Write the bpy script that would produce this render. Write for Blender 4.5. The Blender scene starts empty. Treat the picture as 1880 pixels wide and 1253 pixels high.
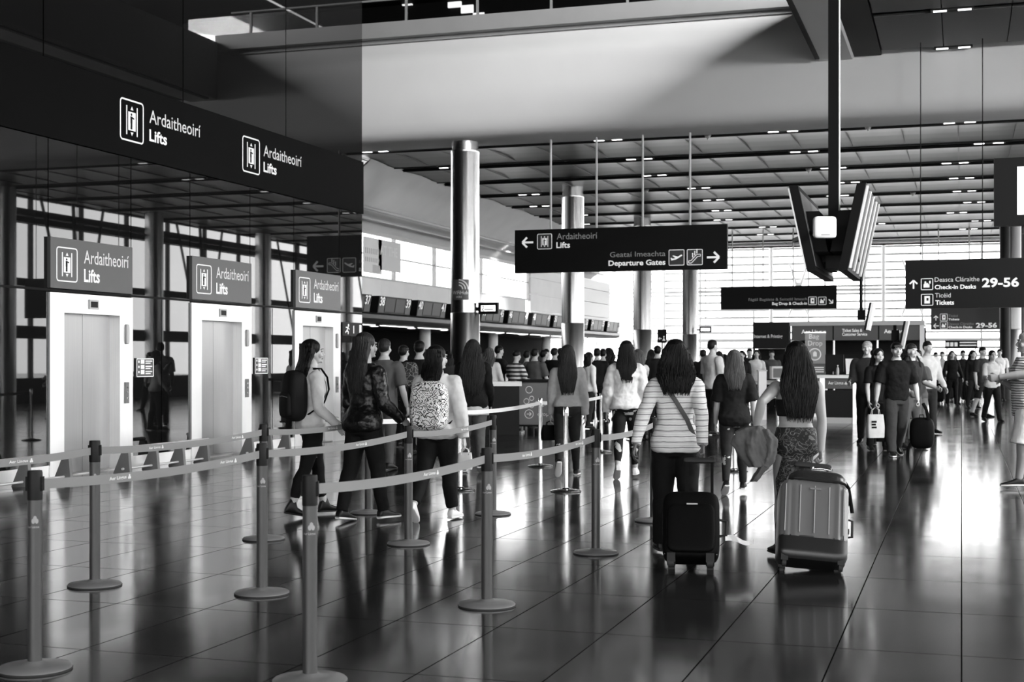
import bpy, bmesh, math, random
from math import sin, cos, radians as R, pi, sqrt, atan2
from mathutils import Vector, Matrix, noise as mnoise
random.seed(7)
C = bpy.context.scene.collection
SC = bpy.context.scene

# ------------------------------------------------------------------ camera, world, light, exposure
F = 2560.0            # focal length in pixels of the 1880 px wide frame
EYE = 1.53            # camera height
HZ = 662.0            # horizon row
A = R(17.87)          # the camera looks this far left of the hall's long axis (+Y)
CA, SA = cos(A), sin(A)

cam = bpy.data.cameras.new('camera')
camo = bpy.data.objects.new('camera', cam); C.objects.link(camo)
camo.location = (0, 0, EYE); camo.rotation_euler = (pi/2, 0, A)
cam.sensor_width = 36; cam.lens = 36*F/1880; cam.shift_y = (HZ-626.5)/1880
cam.clip_end = 400
cam.dof.use_dof = True; cam.dof.focus_distance = 13.0; cam.dof.aperture_fstop = 4.5
SC.camera = camo

world = bpy.data.worlds.new('sky'); SC.world = world; world.use_nodes = True
wn = world.node_tree.nodes; wl = world.node_tree.links
wbg = wn['Background']
wtc = wn.new('ShaderNodeTexCoord'); wsep = wn.new('ShaderNodeSeparateXYZ')
wl.new(wtc.outputs['Generated'], wsep.inputs[0])
wramp = wn.new('ShaderNodeValToRGB'); wl.new(wsep.outputs['Z'], wramp.inputs[0])
wramp.color_ramp.elements[0].color = (.8, .8, .8, 1); wramp.color_ramp.elements[1].color = (1, 1, 1, 1)
wl.new(wramp.outputs[0], wbg.inputs[0])
wbg.inputs[1].default_value = 3.4          # overcast sky

def area(name, loc, target, sx, sy, power, portal=False):
    l = bpy.data.lights.new(name, 'AREA'); l.shape = 'RECTANGLE'; l.size = sx; l.size_y = sy
    l.energy = power
    if portal: l.cycles.is_portal = True
    o = bpy.data.objects.new(name, l); C.objects.link(o); o.location = loc
    o.rotation_euler = (Vector(target)-Vector(loc)).to_track_quat('-Z', 'Y').to_euler()
    return o
area('facade_daylight_portal', (8.8, 33, 4.9), (0, 33, 4.9), 90, 5.2, 1, True)
area('end_daylight_portal', (-5.5, 77.7, 4.8), (-5.5, 60, 4.8), 29, 9, 1, True)
area('entrance_daylight_portal', (-1, -11.7, 4.0), (-1, 0, 4.0), 19, 6.4, 1, True)
# the rooflight strip over the right side of the atrium
area('rooflight', (7.2, 17, 14.7), (-9, 34.0, 8.8), 5, 15, 12500)

SC.view_settings.view_transform = 'Standard'; SC.view_settings.look = 'None'
SC.view_settings.gamma = 1; SC.view_settings.exposure = 1.65
SC.view_settings.use_curve_mapping = False
cy = SC.cycles
cy.max_bounces = 7; cy.diffuse_bounces = 3; cy.glossy_bounces = 4; cy.transmission_bounces = 3
cy.transparent_max_bounces = 10; cy.caustics_reflective = False; cy.caustics_refractive = False
cy.sample_clamp_indirect = 6; cy.use_denoising = True
cy.use_adaptive_sampling = True; cy.adaptive_threshold = 0.02

# ------------------------------------------------------------------ photo geometry -> world
def W(u, D, z=0.0):
    xc = (u-940)/F*D
    return Vector((xc*CA-D*SA, xc*SA+D*CA, z))
def P(u, v, D): return W(u, D, EYE+(HZ-v)*D/F)
def G(u, v): return W(u, F*EYE/(v-HZ))
def zAt(v, D): return EYE+(HZ-v)*D/F
def DX(u, X): return X/((u-940)/F*CA-SA)           # camera depth where column u meets the plane x = X
def YX(u, X): return W(u, DX(u, X)).y
def DY(u, Y): return Y/(CA+(u-940)/F*SA)
def XY(u, Y): return W(u, DY(u, Y)).x

# ------------------------------------------------------------------ materials
MATS = {}
def mat(name, col, rough=.5, metal=0.0, spec=.5, var=0.0, vscale=6.0, bump=0.0, bscale=40.0, emit=0.0, stretch=None, coat=0.0):
    if name in MATS: return MATS[name]
    m = bpy.data.materials.new(name); m.use_nodes = True
    n, l = m.node_tree.nodes, m.node_tree.links
    b = n['Principled BSDF']
    c = col if isinstance(col, tuple) else (col, col, col)
    b.inputs['Base Color'].default_value = (*c, 1)
    b.inputs['Roughness'].default_value = rough; b.inputs['Metallic'].default_value = metal
    b.inputs['Specular IOR Level'].default_value = spec
    if coat: b.inputs['Coat Weight'].default_value = coat
    if emit:
        b.inputs['Emission Color'].default_value = (*c, 1); b.inputs['Emission Strength'].default_value = emit
    if var or bump:
        tc = n.new('ShaderNodeTexCoord'); mp = n.new('ShaderNodeMapping')
        l.new(tc.outputs['Object'], mp.inputs[0])
        if stretch: mp.inputs['Scale'].default_value = stretch
    if var:
        t = n.new('ShaderNodeTexNoise'); t.inputs['Scale'].default_value = vscale; t.inputs['Detail'].default_value = 5
        l.new(mp.outputs[0], t.inputs[0])
        mr = n.new('ShaderNodeMapRange'); mr.inputs[3].default_value = 1-var; mr.inputs[4].default_value = 1+var
        mr.inputs[1].default_value = .25; mr.inputs[2].default_value = .75
        l.new(t.outputs[0], mr.inputs[0])
        mx = n.new('ShaderNodeVectorMath'); mx.operation = 'SCALE'; mx.inputs[0].default_value = c
        l.new(mr.outputs[0], mx.inputs['Scale']); l.new(mx.outputs[0], b.inputs['Base Color'])
    if bump:
        t2 = n.new('ShaderNodeTexNoise'); t2.inputs['Scale'].default_value = bscale; t2.inputs['Detail'].default_value = 4
        l.new(mp.outputs[0], t2.inputs[0])
        bp = n.new('ShaderNodeBump'); bp.inputs['Strength'].default_value = bump; bp.inputs['Distance'].default_value = .02
        l.new(t2.outputs[0], bp.inputs['Height']); l.new(bp.outputs[0], b.inputs['Normal'])
    MATS[name] = m
    return m

def nodes_of(m): return m.node_tree.nodes, m.node_tree.links, m.node_tree.nodes['Principled BSDF']

def pane_mat(name, tint, refl):
    m = bpy.data.materials.new(name); m.use_nodes = True
    n, l = m.node_tree.nodes, m.node_tree.links
    n.remove(n['Principled BSDF'])
    tr = n.new('ShaderNodeBsdfTransparent'); tr.inputs[0].default_value = (tint, tint, tint, 1)
    gl = n.new('ShaderNodeBsdfGlossy'); gl.inputs['Roughness'].default_value = .02
    mx = n.new('ShaderNodeMixShader'); mx.inputs[0].default_value = refl
    l.new(tr.outputs[0], mx.inputs[1]); l.new(gl.outputs[0], mx.inputs[2])
    l.new(mx.outputs[0], n['Material Output'].inputs[0])
    return m
M_PANE = pane_mat('clear_pane', .97, .02)
M_BAL = pane_mat('balustrade_glass', .8, .08)

# polished dark floor tiles
def floor_mat():
    m = mat('polished_floor', .03, .15)
    n, l, b = nodes_of(m)
    tc = n.new('ShaderNodeTexCoord'); mp = n.new('ShaderNodeMapping')
    mp.inputs['Location'].default_value = (0, -.02, 0)
    l.new(tc.outputs['Object'], mp.inputs[0])
    br = n.new('ShaderNodeTexBrick'); br.offset = 0; br.squash = 1
    br.inputs['Scale'].default_value = 1; br.inputs['Brick Width'].default_value = .632; br.inputs['Row Height'].default_value = 1.26
    br.inputs['Mortar Size'].default_value = .0045; br.inputs['Mortar Smooth'].default_value = .1; br.inputs['Bias'].default_value = 0
    br.inputs['Color1'].default_value = (.02, .02, .02, 1); br.inputs['Color2'].default_value = (.026, .026, .026, 1)
    br.inputs['Mortar'].default_value = (.006, .006, .006, 1)
    l.new(mp.outputs[0], br.inputs[0])
    ns = n.new('ShaderNodeTexNoise'); ns.inputs['Scale'].default_value = 55; ns.inputs['Detail'].default_value = 6
    l.new(tc.outputs['Object'], ns.inputs[0])
    mx = n.new('ShaderNodeMix'); mx.data_type = 'RGBA'; mx.blend_type = 'MULTIPLY'; mx.inputs[0].default_value = .5
    l.new(br.outputs['Color'], mx.inputs[6]); l.new(ns.outputs[0], mx.inputs[7])
    l.new(mx.outputs[2], b.inputs['Base Color'])
    # worn polish
    n2 = n.new('ShaderNodeTexNoise'); n2.inputs['Scale'].default_value = 1.3; n2.inputs['Detail'].default_value = 3
    l.new(tc.outputs['Object'], n2.inputs[0])
    mr = n.new('ShaderNodeMapRange'); mr.inputs[1].default_value = .3; mr.inputs[2].default_value = .7
    mr.inputs[3].default_value = .10; mr.inputs[4].default_value = .15
    l.new(n2.outputs[0], mr.inputs[0])
    ad = n.new('ShaderNodeMath'); ad.operation = 'MULTIPLY_ADD'; ad.inputs[1].default_value = .3
    l.new(br.outputs['Fac'], ad.inputs[0]); l.new(mr.outputs[0], ad.inputs[2])
    l.new(ad.outputs[0], b.inputs['Roughness'])
    bp = n.new('ShaderNodeBump'); bp.inputs['Strength'].default_value = .25; bp.inputs['Distance'].default_value = .003; bp.invert = True
    l.new(br.outputs['Fac'], bp.inputs['Height']); l.new(bp.outputs[0], b.inputs['Normal'])
    b.inputs['IOR'].default_value = 2.05
    sl = n.new('ShaderNodeMath'); sl.operation = 'MULTIPLY_ADD'; sl.inputs[1].default_value = -.5; sl.inputs[2].default_value = .5
    l.new(br.outputs['Fac'], sl.inputs[0]); l.new(sl.outputs[0], b.inputs['Specular IOR Level'])
    return m
M_FLOOR = floor_mat()
M_GLASS = mat('dark_cladding_glass', .006, .015); M_GLASS.node_tree.nodes['Principled BSDF'].inputs['IOR'].default_value = 1.47
M_BAND = mat('dark_band_film', .005, .5, spec=.02, var=.08, vscale=2)
M_BLACK = mat('black_paint', .003, .6, spec=.15)
M_DARK = mat('dark_panel', .006, .5, spec=.2, var=.1)
M_JET = mat('sign_board_black', .003, .5, spec=.15)
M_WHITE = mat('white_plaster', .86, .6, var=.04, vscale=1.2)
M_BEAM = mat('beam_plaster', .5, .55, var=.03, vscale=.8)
M_CAPB = mat('grey_edge_cladding', .2, .5, var=.05, vscale=1.5)
M_STEEL = mat('brushed_steel', .72, .3, 1.0, var=.06, vscale=8, stretch=(30, 30, .3))
M_FRAME = mat('satin_steel_surround', .84, .38, .9, var=.03, vscale=5, stretch=(12, 12, .4))
M_DOOR = mat('satin_steel_door', .33, .36, .9, var=.05, vscale=5, stretch=(25, 25, .3))
M_CHROME = mat('chrome', .8, .12, 1.0)
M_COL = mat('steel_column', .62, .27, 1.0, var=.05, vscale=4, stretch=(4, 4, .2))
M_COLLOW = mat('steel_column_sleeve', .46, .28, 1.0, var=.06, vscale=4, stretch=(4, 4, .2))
M_PLATE = mat('grey_sign_plate', .07, .4)
M_LETTER = mat('white_lettering', .8, .5, emit=.12)
M_LETTERD = mat('white_lettering_plain', .75, .5)
M_GREYL = mat('grey_lettering', .16, .5, emit=.2)
M_MID = mat('mid_grey', .18, .5)
M_LIGHTG = mat('light_grey', .5, .5)
M_LAMP = mat('lamp_lens', 1.0, .5, emit=1.4)
M_SCREEN = mat('lit_screen', .95, .4, emit=.6)
M_CEIL = mat('ceiling_metal', .06, .38, .5, var=.05, vscale=3)
M_PERF = mat('perforated_ceiling', .04, .5, .3, bump=.3, bscale=60)
M_STRIP = mat('dark_ceiling_strip', .008, .6, spec=.2)
M_SEAM = mat('pale_ceiling_seam', .12, .5)
M_RUBBER = mat('black_rubber', .012, .7)

# ------------------------------------------------------------------ mesh builder
class MB:
    def __init__(s): s.v = []; s.f = []; s.m = []; s.mi = 0; s.x = Matrix.Identity(4)
    def add(s, vs, fs):
        b = len(s.v); s.v += [tuple(s.x @ Vector(p)) for p in vs]
        s.f += [tuple(i+b for i in f) for f in fs]; s.m += [s.mi]*len(fs); return s
    def box(s, a, b):
        x0, x1 = sorted((a[0], b[0])); y0, y1 = sorted((a[1], b[1])); z0, z1 = sorted((a[2], b[2]))
        return s.add([(x0,y0,z0),(x1,y0,z0),(x1,y1,z0),(x0,y1,z0),(x0,y0,z1),(x1,y0,z1),(x1,y1,z1),(x0,y1,z1)],
                     [(0,3,2,1),(4,5,6,7),(0,1,5,4),(1,2,6,5),(2,3,7,6),(3,0,4,7)])
    def quad(s, *p): return s.add(p, [tuple(range(len(p)))])
    def rings(s, rs, cap=True):
        n = len(rs[0]); vs = [p for r in rs for p in r]; fs = []
        for i in range(len(rs)-1):
            for j in range(n):
                k = (j+1) % n
                fs.append((i*n+j, i*n+k, (i+1)*n+k, (i+1)*n+j))
        if cap: fs.append(tuple(range(n-1, -1, -1))); fs.append(tuple((len(rs)-1)*n+j for j in range(n)))
        return s.add(vs, fs)
    def tube(s, pts, rad, n=12, ref=None, cap=True):
        """rad: number, or list of numbers / (across, along ref) pairs"""
        pts = [Vector(p) for p in pts]; k = len(pts); rs = []
        if not isinstance(rad, (list, tuple)): rad = [rad]*k
        for i, p in enumerate(pts):
            t = (pts[min(i+1, k-1)]-pts[max(i-1, 0)]).normalized()
            rf = Vector(ref) if ref is not None else (Vector((0,0,1)) if abs(t.z) < .9 else Vector((0,1,0)))
            a = t.cross(rf).normalized(); b = a.cross(t).normalized()
            ra, rb = rad[i] if isinstance(rad[i], (list, tuple)) else (rad[i], rad[i])
            rs.append([p+a*(ra*cos(2*pi*j/n))-b*(rb*sin(2*pi*j/n)) for j in range(n)])
        return s.rings(rs, cap)
    def cyl(s, p0, p1, r, n=16, r1=None): return s.tube([p0, p1], [r, r if r1 is None else r1], n)
    def lathe(s, prof, n=32, c=(0,0,0)):
        rs = [[(c[0]+r*cos(2*pi*j/n), c[1]+r*sin(2*pi*j/n), c[2]+z) for j in range(n)] for r, z in prof]
        return s.rings(rs)
    def ell(s, c, r, n=16, m=10, rot=None, z0=-1.0, z1=1.0):
        c = Vector(c); rs = []
        for i in range(m+1):
            t = -pi/2+pi*i/m; t = max(-pi/2+.05, min(pi/2-.05, t))
            ring = []
            for j in range(n):
                p = Vector((r[0]*cos(t)*cos(2*pi*j/n), r[1]*cos(t)*sin(2*pi*j/n), r[2]*sin(t)))
                if rot is not None: p = rot @ p
                ring.append(c+p)
            rs.append(ring)
        return s.rings(rs)
    def rbox(s, c, h, e=4.0, n=24, m=12):
        """soft box (superellipsoid), c centre, h half sizes"""
        def q(w): return math.copysign(abs(w)**(2/e), w)
        rs = []
        for i in range(m+1):
            t = -pi/2+pi*i/m; t = max(-pi/2+.04, min(pi/2-.04, t))
            rs.append([(c[0]+h[0]*q(cos(t))*q(cos(2*pi*j/n+.13)), c[1]+h[1]*q(cos(t))*q(sin(2*pi*j/n+.13)), c[2]+h[2]*q(sin(t))) for j in range(n)])
        return s.rings(rs)
    def prism(s, poly, axis, a, b):
        """poly of 2-D points extruded along axis from a to b"""
        def w(p, t):
            if axis == 'x': return (t, p[0], p[1])
            if axis == 'y': return (p[0], t, p[1])
            return (p[0], p[1], t)
        n = len(poly); vs = [w(p, a) for p in poly]+[w(p, b) for p in poly]
        fs = [tuple(range(n)), tuple(range(2*n-1, n-1, -1))]+[(i, i+n, (i+1) % n+n, (i+1) % n) for i in range(n)]
        return s.add(vs, fs)
    # flat sign work in a board's own x/z plane, front at y = -d, thickness t
    def p2(s, poly, d=.004, t=.003): return s.prism(poly, 'y', -d, -d+t)
    def r2(s, x0, z0, x1, z1, d=.004, t=.003): return s.p2([(x0,z0),(x1,z0),(x1,z1),(x0,z1)], d, t)
    def line2(s, pts, w, d=.004):
        for (x0, z0), (x1, z1) in zip(pts, pts[1:]):
            L = math.hypot(x1-x0, z1-z0) or 1e-6; nx, nz = -(z1-z0)/L*w/2, (x1-x0)/L*w/2
            s.p2([(x0+nx,z0+nz),(x1+nx,z1+nz),(x1-nx,z1-nz),(x0-nx,z0-nz)], d)
        return s
    def ring2(s, cx, cz, r, w, d=.004, a0=0, a1=2*pi, n=28):
        pts = [(cx+r*cos(a0+(a1-a0)*i/n), cz+r*sin(a0+(a1-a0)*i/n)) for i in range(n+1)]
        return s.line2(pts, w, d)
    def disc2(s, cx, cz, r, d=.004, n=24): return s.p2([(cx+r*cos(2*pi*i/n), cz+r*sin(2*pi*i/n)) for i in range(n)], d)
    def frame2(s, x0, z0, x1, z1, w, rad, d=.004):
        pts = []
        for cx, cz, a in ((x1-rad,z1-rad,0),(x0+rad,z1-rad,pi/2),(x0+rad,z0+rad,pi),(x1-rad,z0+rad,3*pi/2)):
            pts += [(cx+rad*cos(a+pi/2*i/5), cz+rad*sin(a+pi/2*i/5)) for i in range(6)]
        return s.line2(pts+[pts[0]], w, d)
    def build(s, name, m, parent=None, smooth=False, loc=None):
        me = bpy.data.meshes.new(name); me.from_pydata(s.v, [], s.f)
        ms = m if isinstance(m, (list, tuple)) else [m]
        for q in ms: me.materials.append(q)
        for p, i in zip(me.polygons, s.m): p.material_index = min(i, len(ms)-1)
        bm = bmesh.new(); bm.from_mesh(me); bmesh.ops.recalc_face_normals(bm, faces=bm.faces)
        if smooth:
            for fc in bm.faces: fc.smooth = True
            for e in bm.edges:
                if len(e.link_faces) == 2 and e.calc_face_angle(0) > R(42): e.smooth = False
        bm.to_mesh(me); bm.free()
        o = bpy.data.objects.new(name, me); C.objects.link(o)
        if parent is not None: o.parent = parent
        if loc is not None: o.location = loc
        return o

def tag(o, label=None, cat=None, group=None, kind=None):
    if label: o['label'] = label
    if cat: o['category'] = cat
    if group: o['group'] = group
    if kind: o['kind'] = kind
    return o
def thing(name, label, cat, loc=(0,0,0), rotz=0, group=None, kind=None):
    o = bpy.data.objects.new(name, None); C.objects.link(o); o.empty_display_size = .2
    o.location = loc; o.rotation_euler = (0, 0, rotz)
    return tag(o, label, cat, group, kind)
def struct(name, mb, m, smooth=False, parent=None, label=None):
    o = mb.build(name, m, parent, smooth)
    if parent is None: o['kind'] = 'structure'; o['category'] = name.split('_')[0]; o['label'] = label or name.replace('_', ' ')
    return o
def copy_tree(o, parent=None):
    c = o.copy(); C.objects.link(c)
    if parent is not None: c.parent = parent
    for ch in [k for k in bpy.data.objects if k.parent == o]: copy_tree(ch, c)
    return c

_txt = {}
def text_mesh(body, bold=0.0):
    k = (body, bold)
    if k not in _txt:
        cu = bpy.data.curves.new('lettering', 'FONT'); cu.body = body; cu.size = 1; cu.offset = bold; cu.resolution_u = 3
        o = bpy.data.objects.new('lettering', cu)
        me = bpy.data.meshes.new_from_object(o)
        vs = [tuple(v.co) for v in me.vertices]; fs = [tuple(p.vertices) for p in me.polygons]
        bpy.data.objects.remove(o); bpy.data.curves.remove(cu); bpy.data.meshes.remove(me)
        _txt[k] = (vs, fs)
    return _txt[k]
def txt(mb, body, x0, z0, x1, z1, d=.005, bold=0.0, keep=False, wrap=None):
    """fit the words into the box on a board's face; wrap(x, z, d) bends them onto a curved face"""
    vs, fs = text_mesh(body, bold)
    ax = min(v[0] for v in vs); bx = max(v[0] for v in vs); az = min(v[1] for v in vs); bz = max(v[1] for v in vs)
    sx = (x1-x0)/(bx-ax); sz = (z1-z0)/(bz-az)
    pts = [(x0+(v[0]-ax)*sx, z0+(v[1]-az)*sz) for v in vs]
    mb.add([(p[0], -d, p[1]) if wrap is None else wrap(p[0], p[1], d) for p in pts], fs)
    return mb

# pictograms: each draws inside a square whose lower left corner is (x, z) and side s
def pic_lift(mb, x, z, s, w=.035, dk=None):
    mb.frame2(x, z, x+s, z+s, s*w, s*.09)
    for q in (.27, .73): mb.r2(x+s*(q-.02), z+s*.14, x+s*(q+.02), z+s*.86)
    bx0, bx1, bz0, bz1 = .34, .66, .26, .72
    # a lit cabin with a standing figure left dark inside it
    mb.r2(x+s*bx0, z+s*bz0, x+s*bx1, z+s*bz1)
    if dk is not None:
        q = .0065; cx = x+s*.47
        dk.disc2(cx, z+s*.655, s*.032, q, 14); dk.p2([(cx-s*.045, z+s*.44), (cx+s*.04, z+s*.44), (cx+s*.04, z+s*.61), (cx-s*.045, z+s*.61)], q, .002)
        dk.line2([(cx+s*.02, z+s*.585), (cx+s*.12, z+s*.56)], s*.035, q); dk.line2([(cx-s*.015, z+s*.45), (cx-s*.02, z+s*.29)], s*.038, q); dk.line2([(cx+s*.02, z+s*.45), (cx+s*.02, z+s*.29)], s*.032, q)
    mb.p2([(x+s*.44, z+s*.77), (x+s*.56, z+s*.77), (x+s*.5, z+s*.86)])
    mb.p2([(x+s*.5, z+s*.13), (x+s*.56, z+s*.22), (x+s*.44, z+s*.22)])
def pic_plane(mb, x, z, s):
    mb.frame2(x, z, x+s, z+s, s*.04, s*.06)
    mb.line2([(x+s*.14, z+s*.36), (x+s*.45, z+s*.42), (x+s*.86, z+s*.66)], s*.1)
    mb.p2([(x+s*.22, z+s*.62), (x+s*.32, z+s*.64), (x+s*.62, z+s*.55), (x+s*.45, z+s*.44)])
    mb.p2([(x+s*.1, z+s*.48), (x+s*.17, z+s*.5), (x+s*.3, z+s*.36), (x+s*.16, z+s*.34)])
def pic_escalator(mb, x, z, s):
    mb.frame2(x, z, x+s, z+s, s*.04, s*.06)
    mb.line2([(x+s*.1, z+s*.12), (x+s*.28, z+s*.12), (x+s*.7, z+s*.55), (x+s*.88, z+s*.55), (x+s*.88, z+s*.68), (x+s*.64, z+s*.68), (x+s*.24, z+s*.27), (x+s*.1, z+s*.27), (x+s*.1, z+s*.12)], s*.045)
    for i in range(3):
        q = x+s*(.36+.14*i); k = z+s*(.48+.13*i)
        mb.r2(q-s*.035, k, q+s*.035, k+s*.2); mb.disc2(q, k+s*.25, s*.045)
def pic_desk(mb, x, z, s):
    mb.frame2(x, z, x+s, z+s, s*.06, s*.06)
    mb.r2(x+s*.2, z+s*.2, x+s*.72, z+s*.5); mb.r2(x+s*.26, z+s*.5, x+s*.6, z+s*.6); mb.disc2(x+s*.36, z+s*.68, s*.08)
    mb.r2(x+s*.68, z+s*.55, x+s*.82, z+s*.8)
def pic_ticket(mb, x, z, s):
    mb.frame2(x, z, x+s, z+s, s*.06, s*.06)
    mb.r2(x+s*.26, z+s*.16, x+s*.44, z+s*.84); mb.r2(x+s*.44, z+s*.16, x+s*.74, z+s*.42); mb.r2(x+s*.62, z+s*.42, x+s*.74, z+s*.84)
    mb.r2(x+s*.44, z+s*.66, x+s*.62, z+s*.84)
def arrow(mb, cx, cz, s, ang):
    ca, sa = cos(ang), sin(ang)
    def q(x, z): return (cx+(x*ca-z*sa)*s, cz+(x*sa+z*ca)*s)
    mb.line2([q(-.5, 0), q(.38, 0)], s*.17); mb.line2([q(.05, .42), q(.46, 0)], s*.17); mb.line2([q(.05, -.42), q(.46, 0)], s*.17)
def shamrock(mb, x, z, s, d=.004):
    for a in (90, 210, 330): mb.disc2(x+s*.3*cos(R(a)), z+s*.3*sin(R(a)), s*.27, d, 12)
    mb.line2([(x, z), (x+s*.12, z-s*.6)], s*.1, d)

class Sheet:
    """turns a photo crop's pixels on a board into the board's own metres"""
    def __init__(s, xl, xr, ty0, ty1, by0, by1, w, h): s.a = (xl, xr, ty0, ty1, by0, by1, w, h)
    def pt(s, x, y):
        xl, xr, ty0, ty1, by0, by1, w, h = s.a
        q = (x-xl)/(xr-xl); t = ty0+(ty1-ty0)*q; b = by0+(by1-by0)*q
        return (q*w, h*(1-(y-t)/(b-t)))
    def box(s, x0, y0, x1, y1):
        cx, cyy = (x0+x1)/2, (y0+y1)/2
        _, zc = s.pt(cx, cyy); k = s.pt(cx, cyy-1)[1]-zc
        return (s.pt(x0, cyy)[0], zc-(y1-y0)/2*k, s.pt(x1, cyy)[0], zc+(y1-y0)/2*k)
# ------------------------------------------------------------------ the building
LX = -11.3                    # lift wall plane (faces +X)
YB0, YB1 = 33.55, 35.1        # upper floor edge beam
CZ = 7.3                      # check-in hall ceiling
FY = 78.0                     # far glazed end
RX = 9.0                      # glazed front on the right

struct('floor', MB().box((-24, -12, -.1), (RX, FY, 0)), M_FLOOR, label='polished dark tiled floor of the terminal hall')
o = struct('floor_outside', MB().box((-80, -60, -.3), (90, -12.3, -.12)).box((-80, FY+.3, -.3), (90, 150, -.12)).box((RX+.3, -12.3, -.3), (90, FY+.3, -.12)), mat('pale_paving', .4, .8), label='pale paving outside the glazed fronts')

# --- left: dark glass lift wall, with its floor-to-roof panels and the band that carries the lift signs
b = MB()
LIFT_Y = [15.4, 18.9, 22.4]; LW = 1.9
edges = [-12, -8, -4, 0, 4, 8, 11.9]
for y0, y1 in zip(edges, edges[1:]): b.box((LX-.3, y0+.012, 0), (LX, y1-.012, 15))
cuts = [11.92]+[k for y in LIFT_Y for k in (y, y+LW)]+[25.38]
for y0, y1 in zip(cuts, cuts[1:]):
    isl = any(abs(y0-y) < .01 for y in LIFT_Y)
    if not isl:
        ym = (y0+y1)/2
        b.box((LX-.3, y0+.01, 0), (LX, ym-.01, 2.44)); b.box((LX-.3, ym+.01, 0), (LX, y1-.01, 2.44))
    b.box((LX-.3, y0+.01, 2.46), (LX, y1-.01, 4.42))
for y0, y1 in zip([11.92, 15.3, 18.7, 22.1], [15.3, 18.7, 22.1, 25.38]):
    b.box((LX-.3, y0+.012, 5.47), (LX, y1-.012, 15))
struct('wall_left', b, M_GLASS, label='dark reflective glass wall around the lifts')
b = MB()
b.box((LX-2.4, -12, 0), (LX-1.9, 25.3, 15)); b.box((LX-2, 25.2, 0), (LX-.32, 25.36, 15))
struct('wall_left_core', b, M_BLACK, label='black core behind the lift glass')
b = MB()
for y in cuts[1:-1]: b.box((LX-.31, y-.03, 0), (LX-.02, y+.03, 15))
for y0, y1 in zip(cuts, cuts[1:]): b.box((LX-.3, y0, 2.435), (LX+.012, y1, 2.465))
struct('trim_1', b, M_BLACK, label='thin black joints of the lift wall')
struct('trim_2', MB().box((LX-.25, -12, 4.43), (LX+.02, 25.4, 5.46)), M_BAND, label='dark grey fascia band above the lifts')
b = MB()
for y0, y1 in zip([-12]+[y+LW for y in LIFT_Y], LIFT_Y+[25.4]): b.box((LX, y0, 0), (LX+.015, y1, .16))
struct('baseboard_left', b, M_FRAME, label='steel kick plate along the lift wall')

# --- roof over the atrium, black, with the rooflight strip on the right
b = MB()
b.box((-24, -12, 15), (4.6, FY, 15.3)); b.box((4.6, -12, 15), (RX, 9, 15.3)); b.box((4.6, 25, 15), (RX, FY, 15.3))
struct('ceiling_atrium_roof', b, M_BLACK, label='black roof high over the atrium')
struct('window_rooflight', MB().box((4.6, 9, 15.1), (RX, 25, 15.12)), M_PANE, label='rooflight strip over the atrium')

# --- upper floor edge beam with its rounded profile
prof = [(34.12, 9.93), (33.86, 9.6), (33.76, 9.46), (33.71, 9.32), (33.70, 9.2), (33.70, 7.72), (33.74, 7.5), (33.86, 7.34), (34.05, 7.26), (35.1, 7.24), (35.1, 9.93)]
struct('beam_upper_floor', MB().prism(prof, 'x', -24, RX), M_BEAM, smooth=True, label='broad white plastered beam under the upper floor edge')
struct('beam_edge_cladding', MB().box((-24, 33.75, 10.0), (-3.2, 35.1, 10.4)).box((-24, 34.0, 9.9), (RX, 35.0, 10.02)), M_CAPB, label='grey cladding band along the upper floor edge')
struct('floor_upper', MB().box((-24, 35.1, 7.75), (RX, 70, 10.0)), M_DARK, label='upper floor slab')
# longitudinal beam between the atrium void and the lower ceiling on the right
prof = [(-3.2, 8.62), (-2.45, 8.62), (-2.4, 8.66), (-2.4, 10.2), (-3.3, 10.2), (-3.3, 8.72), (-3.28, 8.64)]
struct('beam_atrium_edge', MB().prism(prof, 'y', -12, 33.7), M_BEAM, label='plastered beam running along the atrium void')
struct('trim_3', MB().box((-3.27, -12, 8.585), (-3.17, 33.3, 8.625)), M_BLACK, label='dark shadow gap along the atrium beam')
b = MB()
y = 33.2
while y > -12:
    y0 = y-3.25
    x = -1.75
    while x < RX:
        x1 = min(x+1.36, RX); b.box((x+.01, y0, 8.68), (x1-.01, y, 8.74)); x = x1
    y -= 3.6
struct('ceiling_right', b, M_PERF, label='dark perforated ceiling panels on the right')
b = MB().box((-2.4, -12, 8.8), (RX, 33.7, 9.0)).box((-2.4, -12, 8.66), (-1.78, 33.6, 8.8))
struct('ceiling_right_void', b, M_STRIP, label='dark ceiling void above the perforated panels')
# upper gallery behind the balustrade
b = MB().box((-24, 49, 10), (RX, 56.3, 15))
struct('wall_upper', b, M_BLACK, label='black back wall of the upper floor')
up = MB()
for u0, u1, v0, v1 in ((822, 846, 14, 4), (846, 868, 24, 10), (868, 888, 32, 24), (738, 756, 10, 0)):
    D = DY(u0, 48.9); up.box((XY(u0, 48.9), 48.9, zAt(v0, D)), (XY(u1, 48.9), 49.0, zAt(v1, D)))
struct('window_upper', up, mat('upper_window_glow', .9, .5, emit=.5), label='small bright windows of the upper floor')

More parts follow.
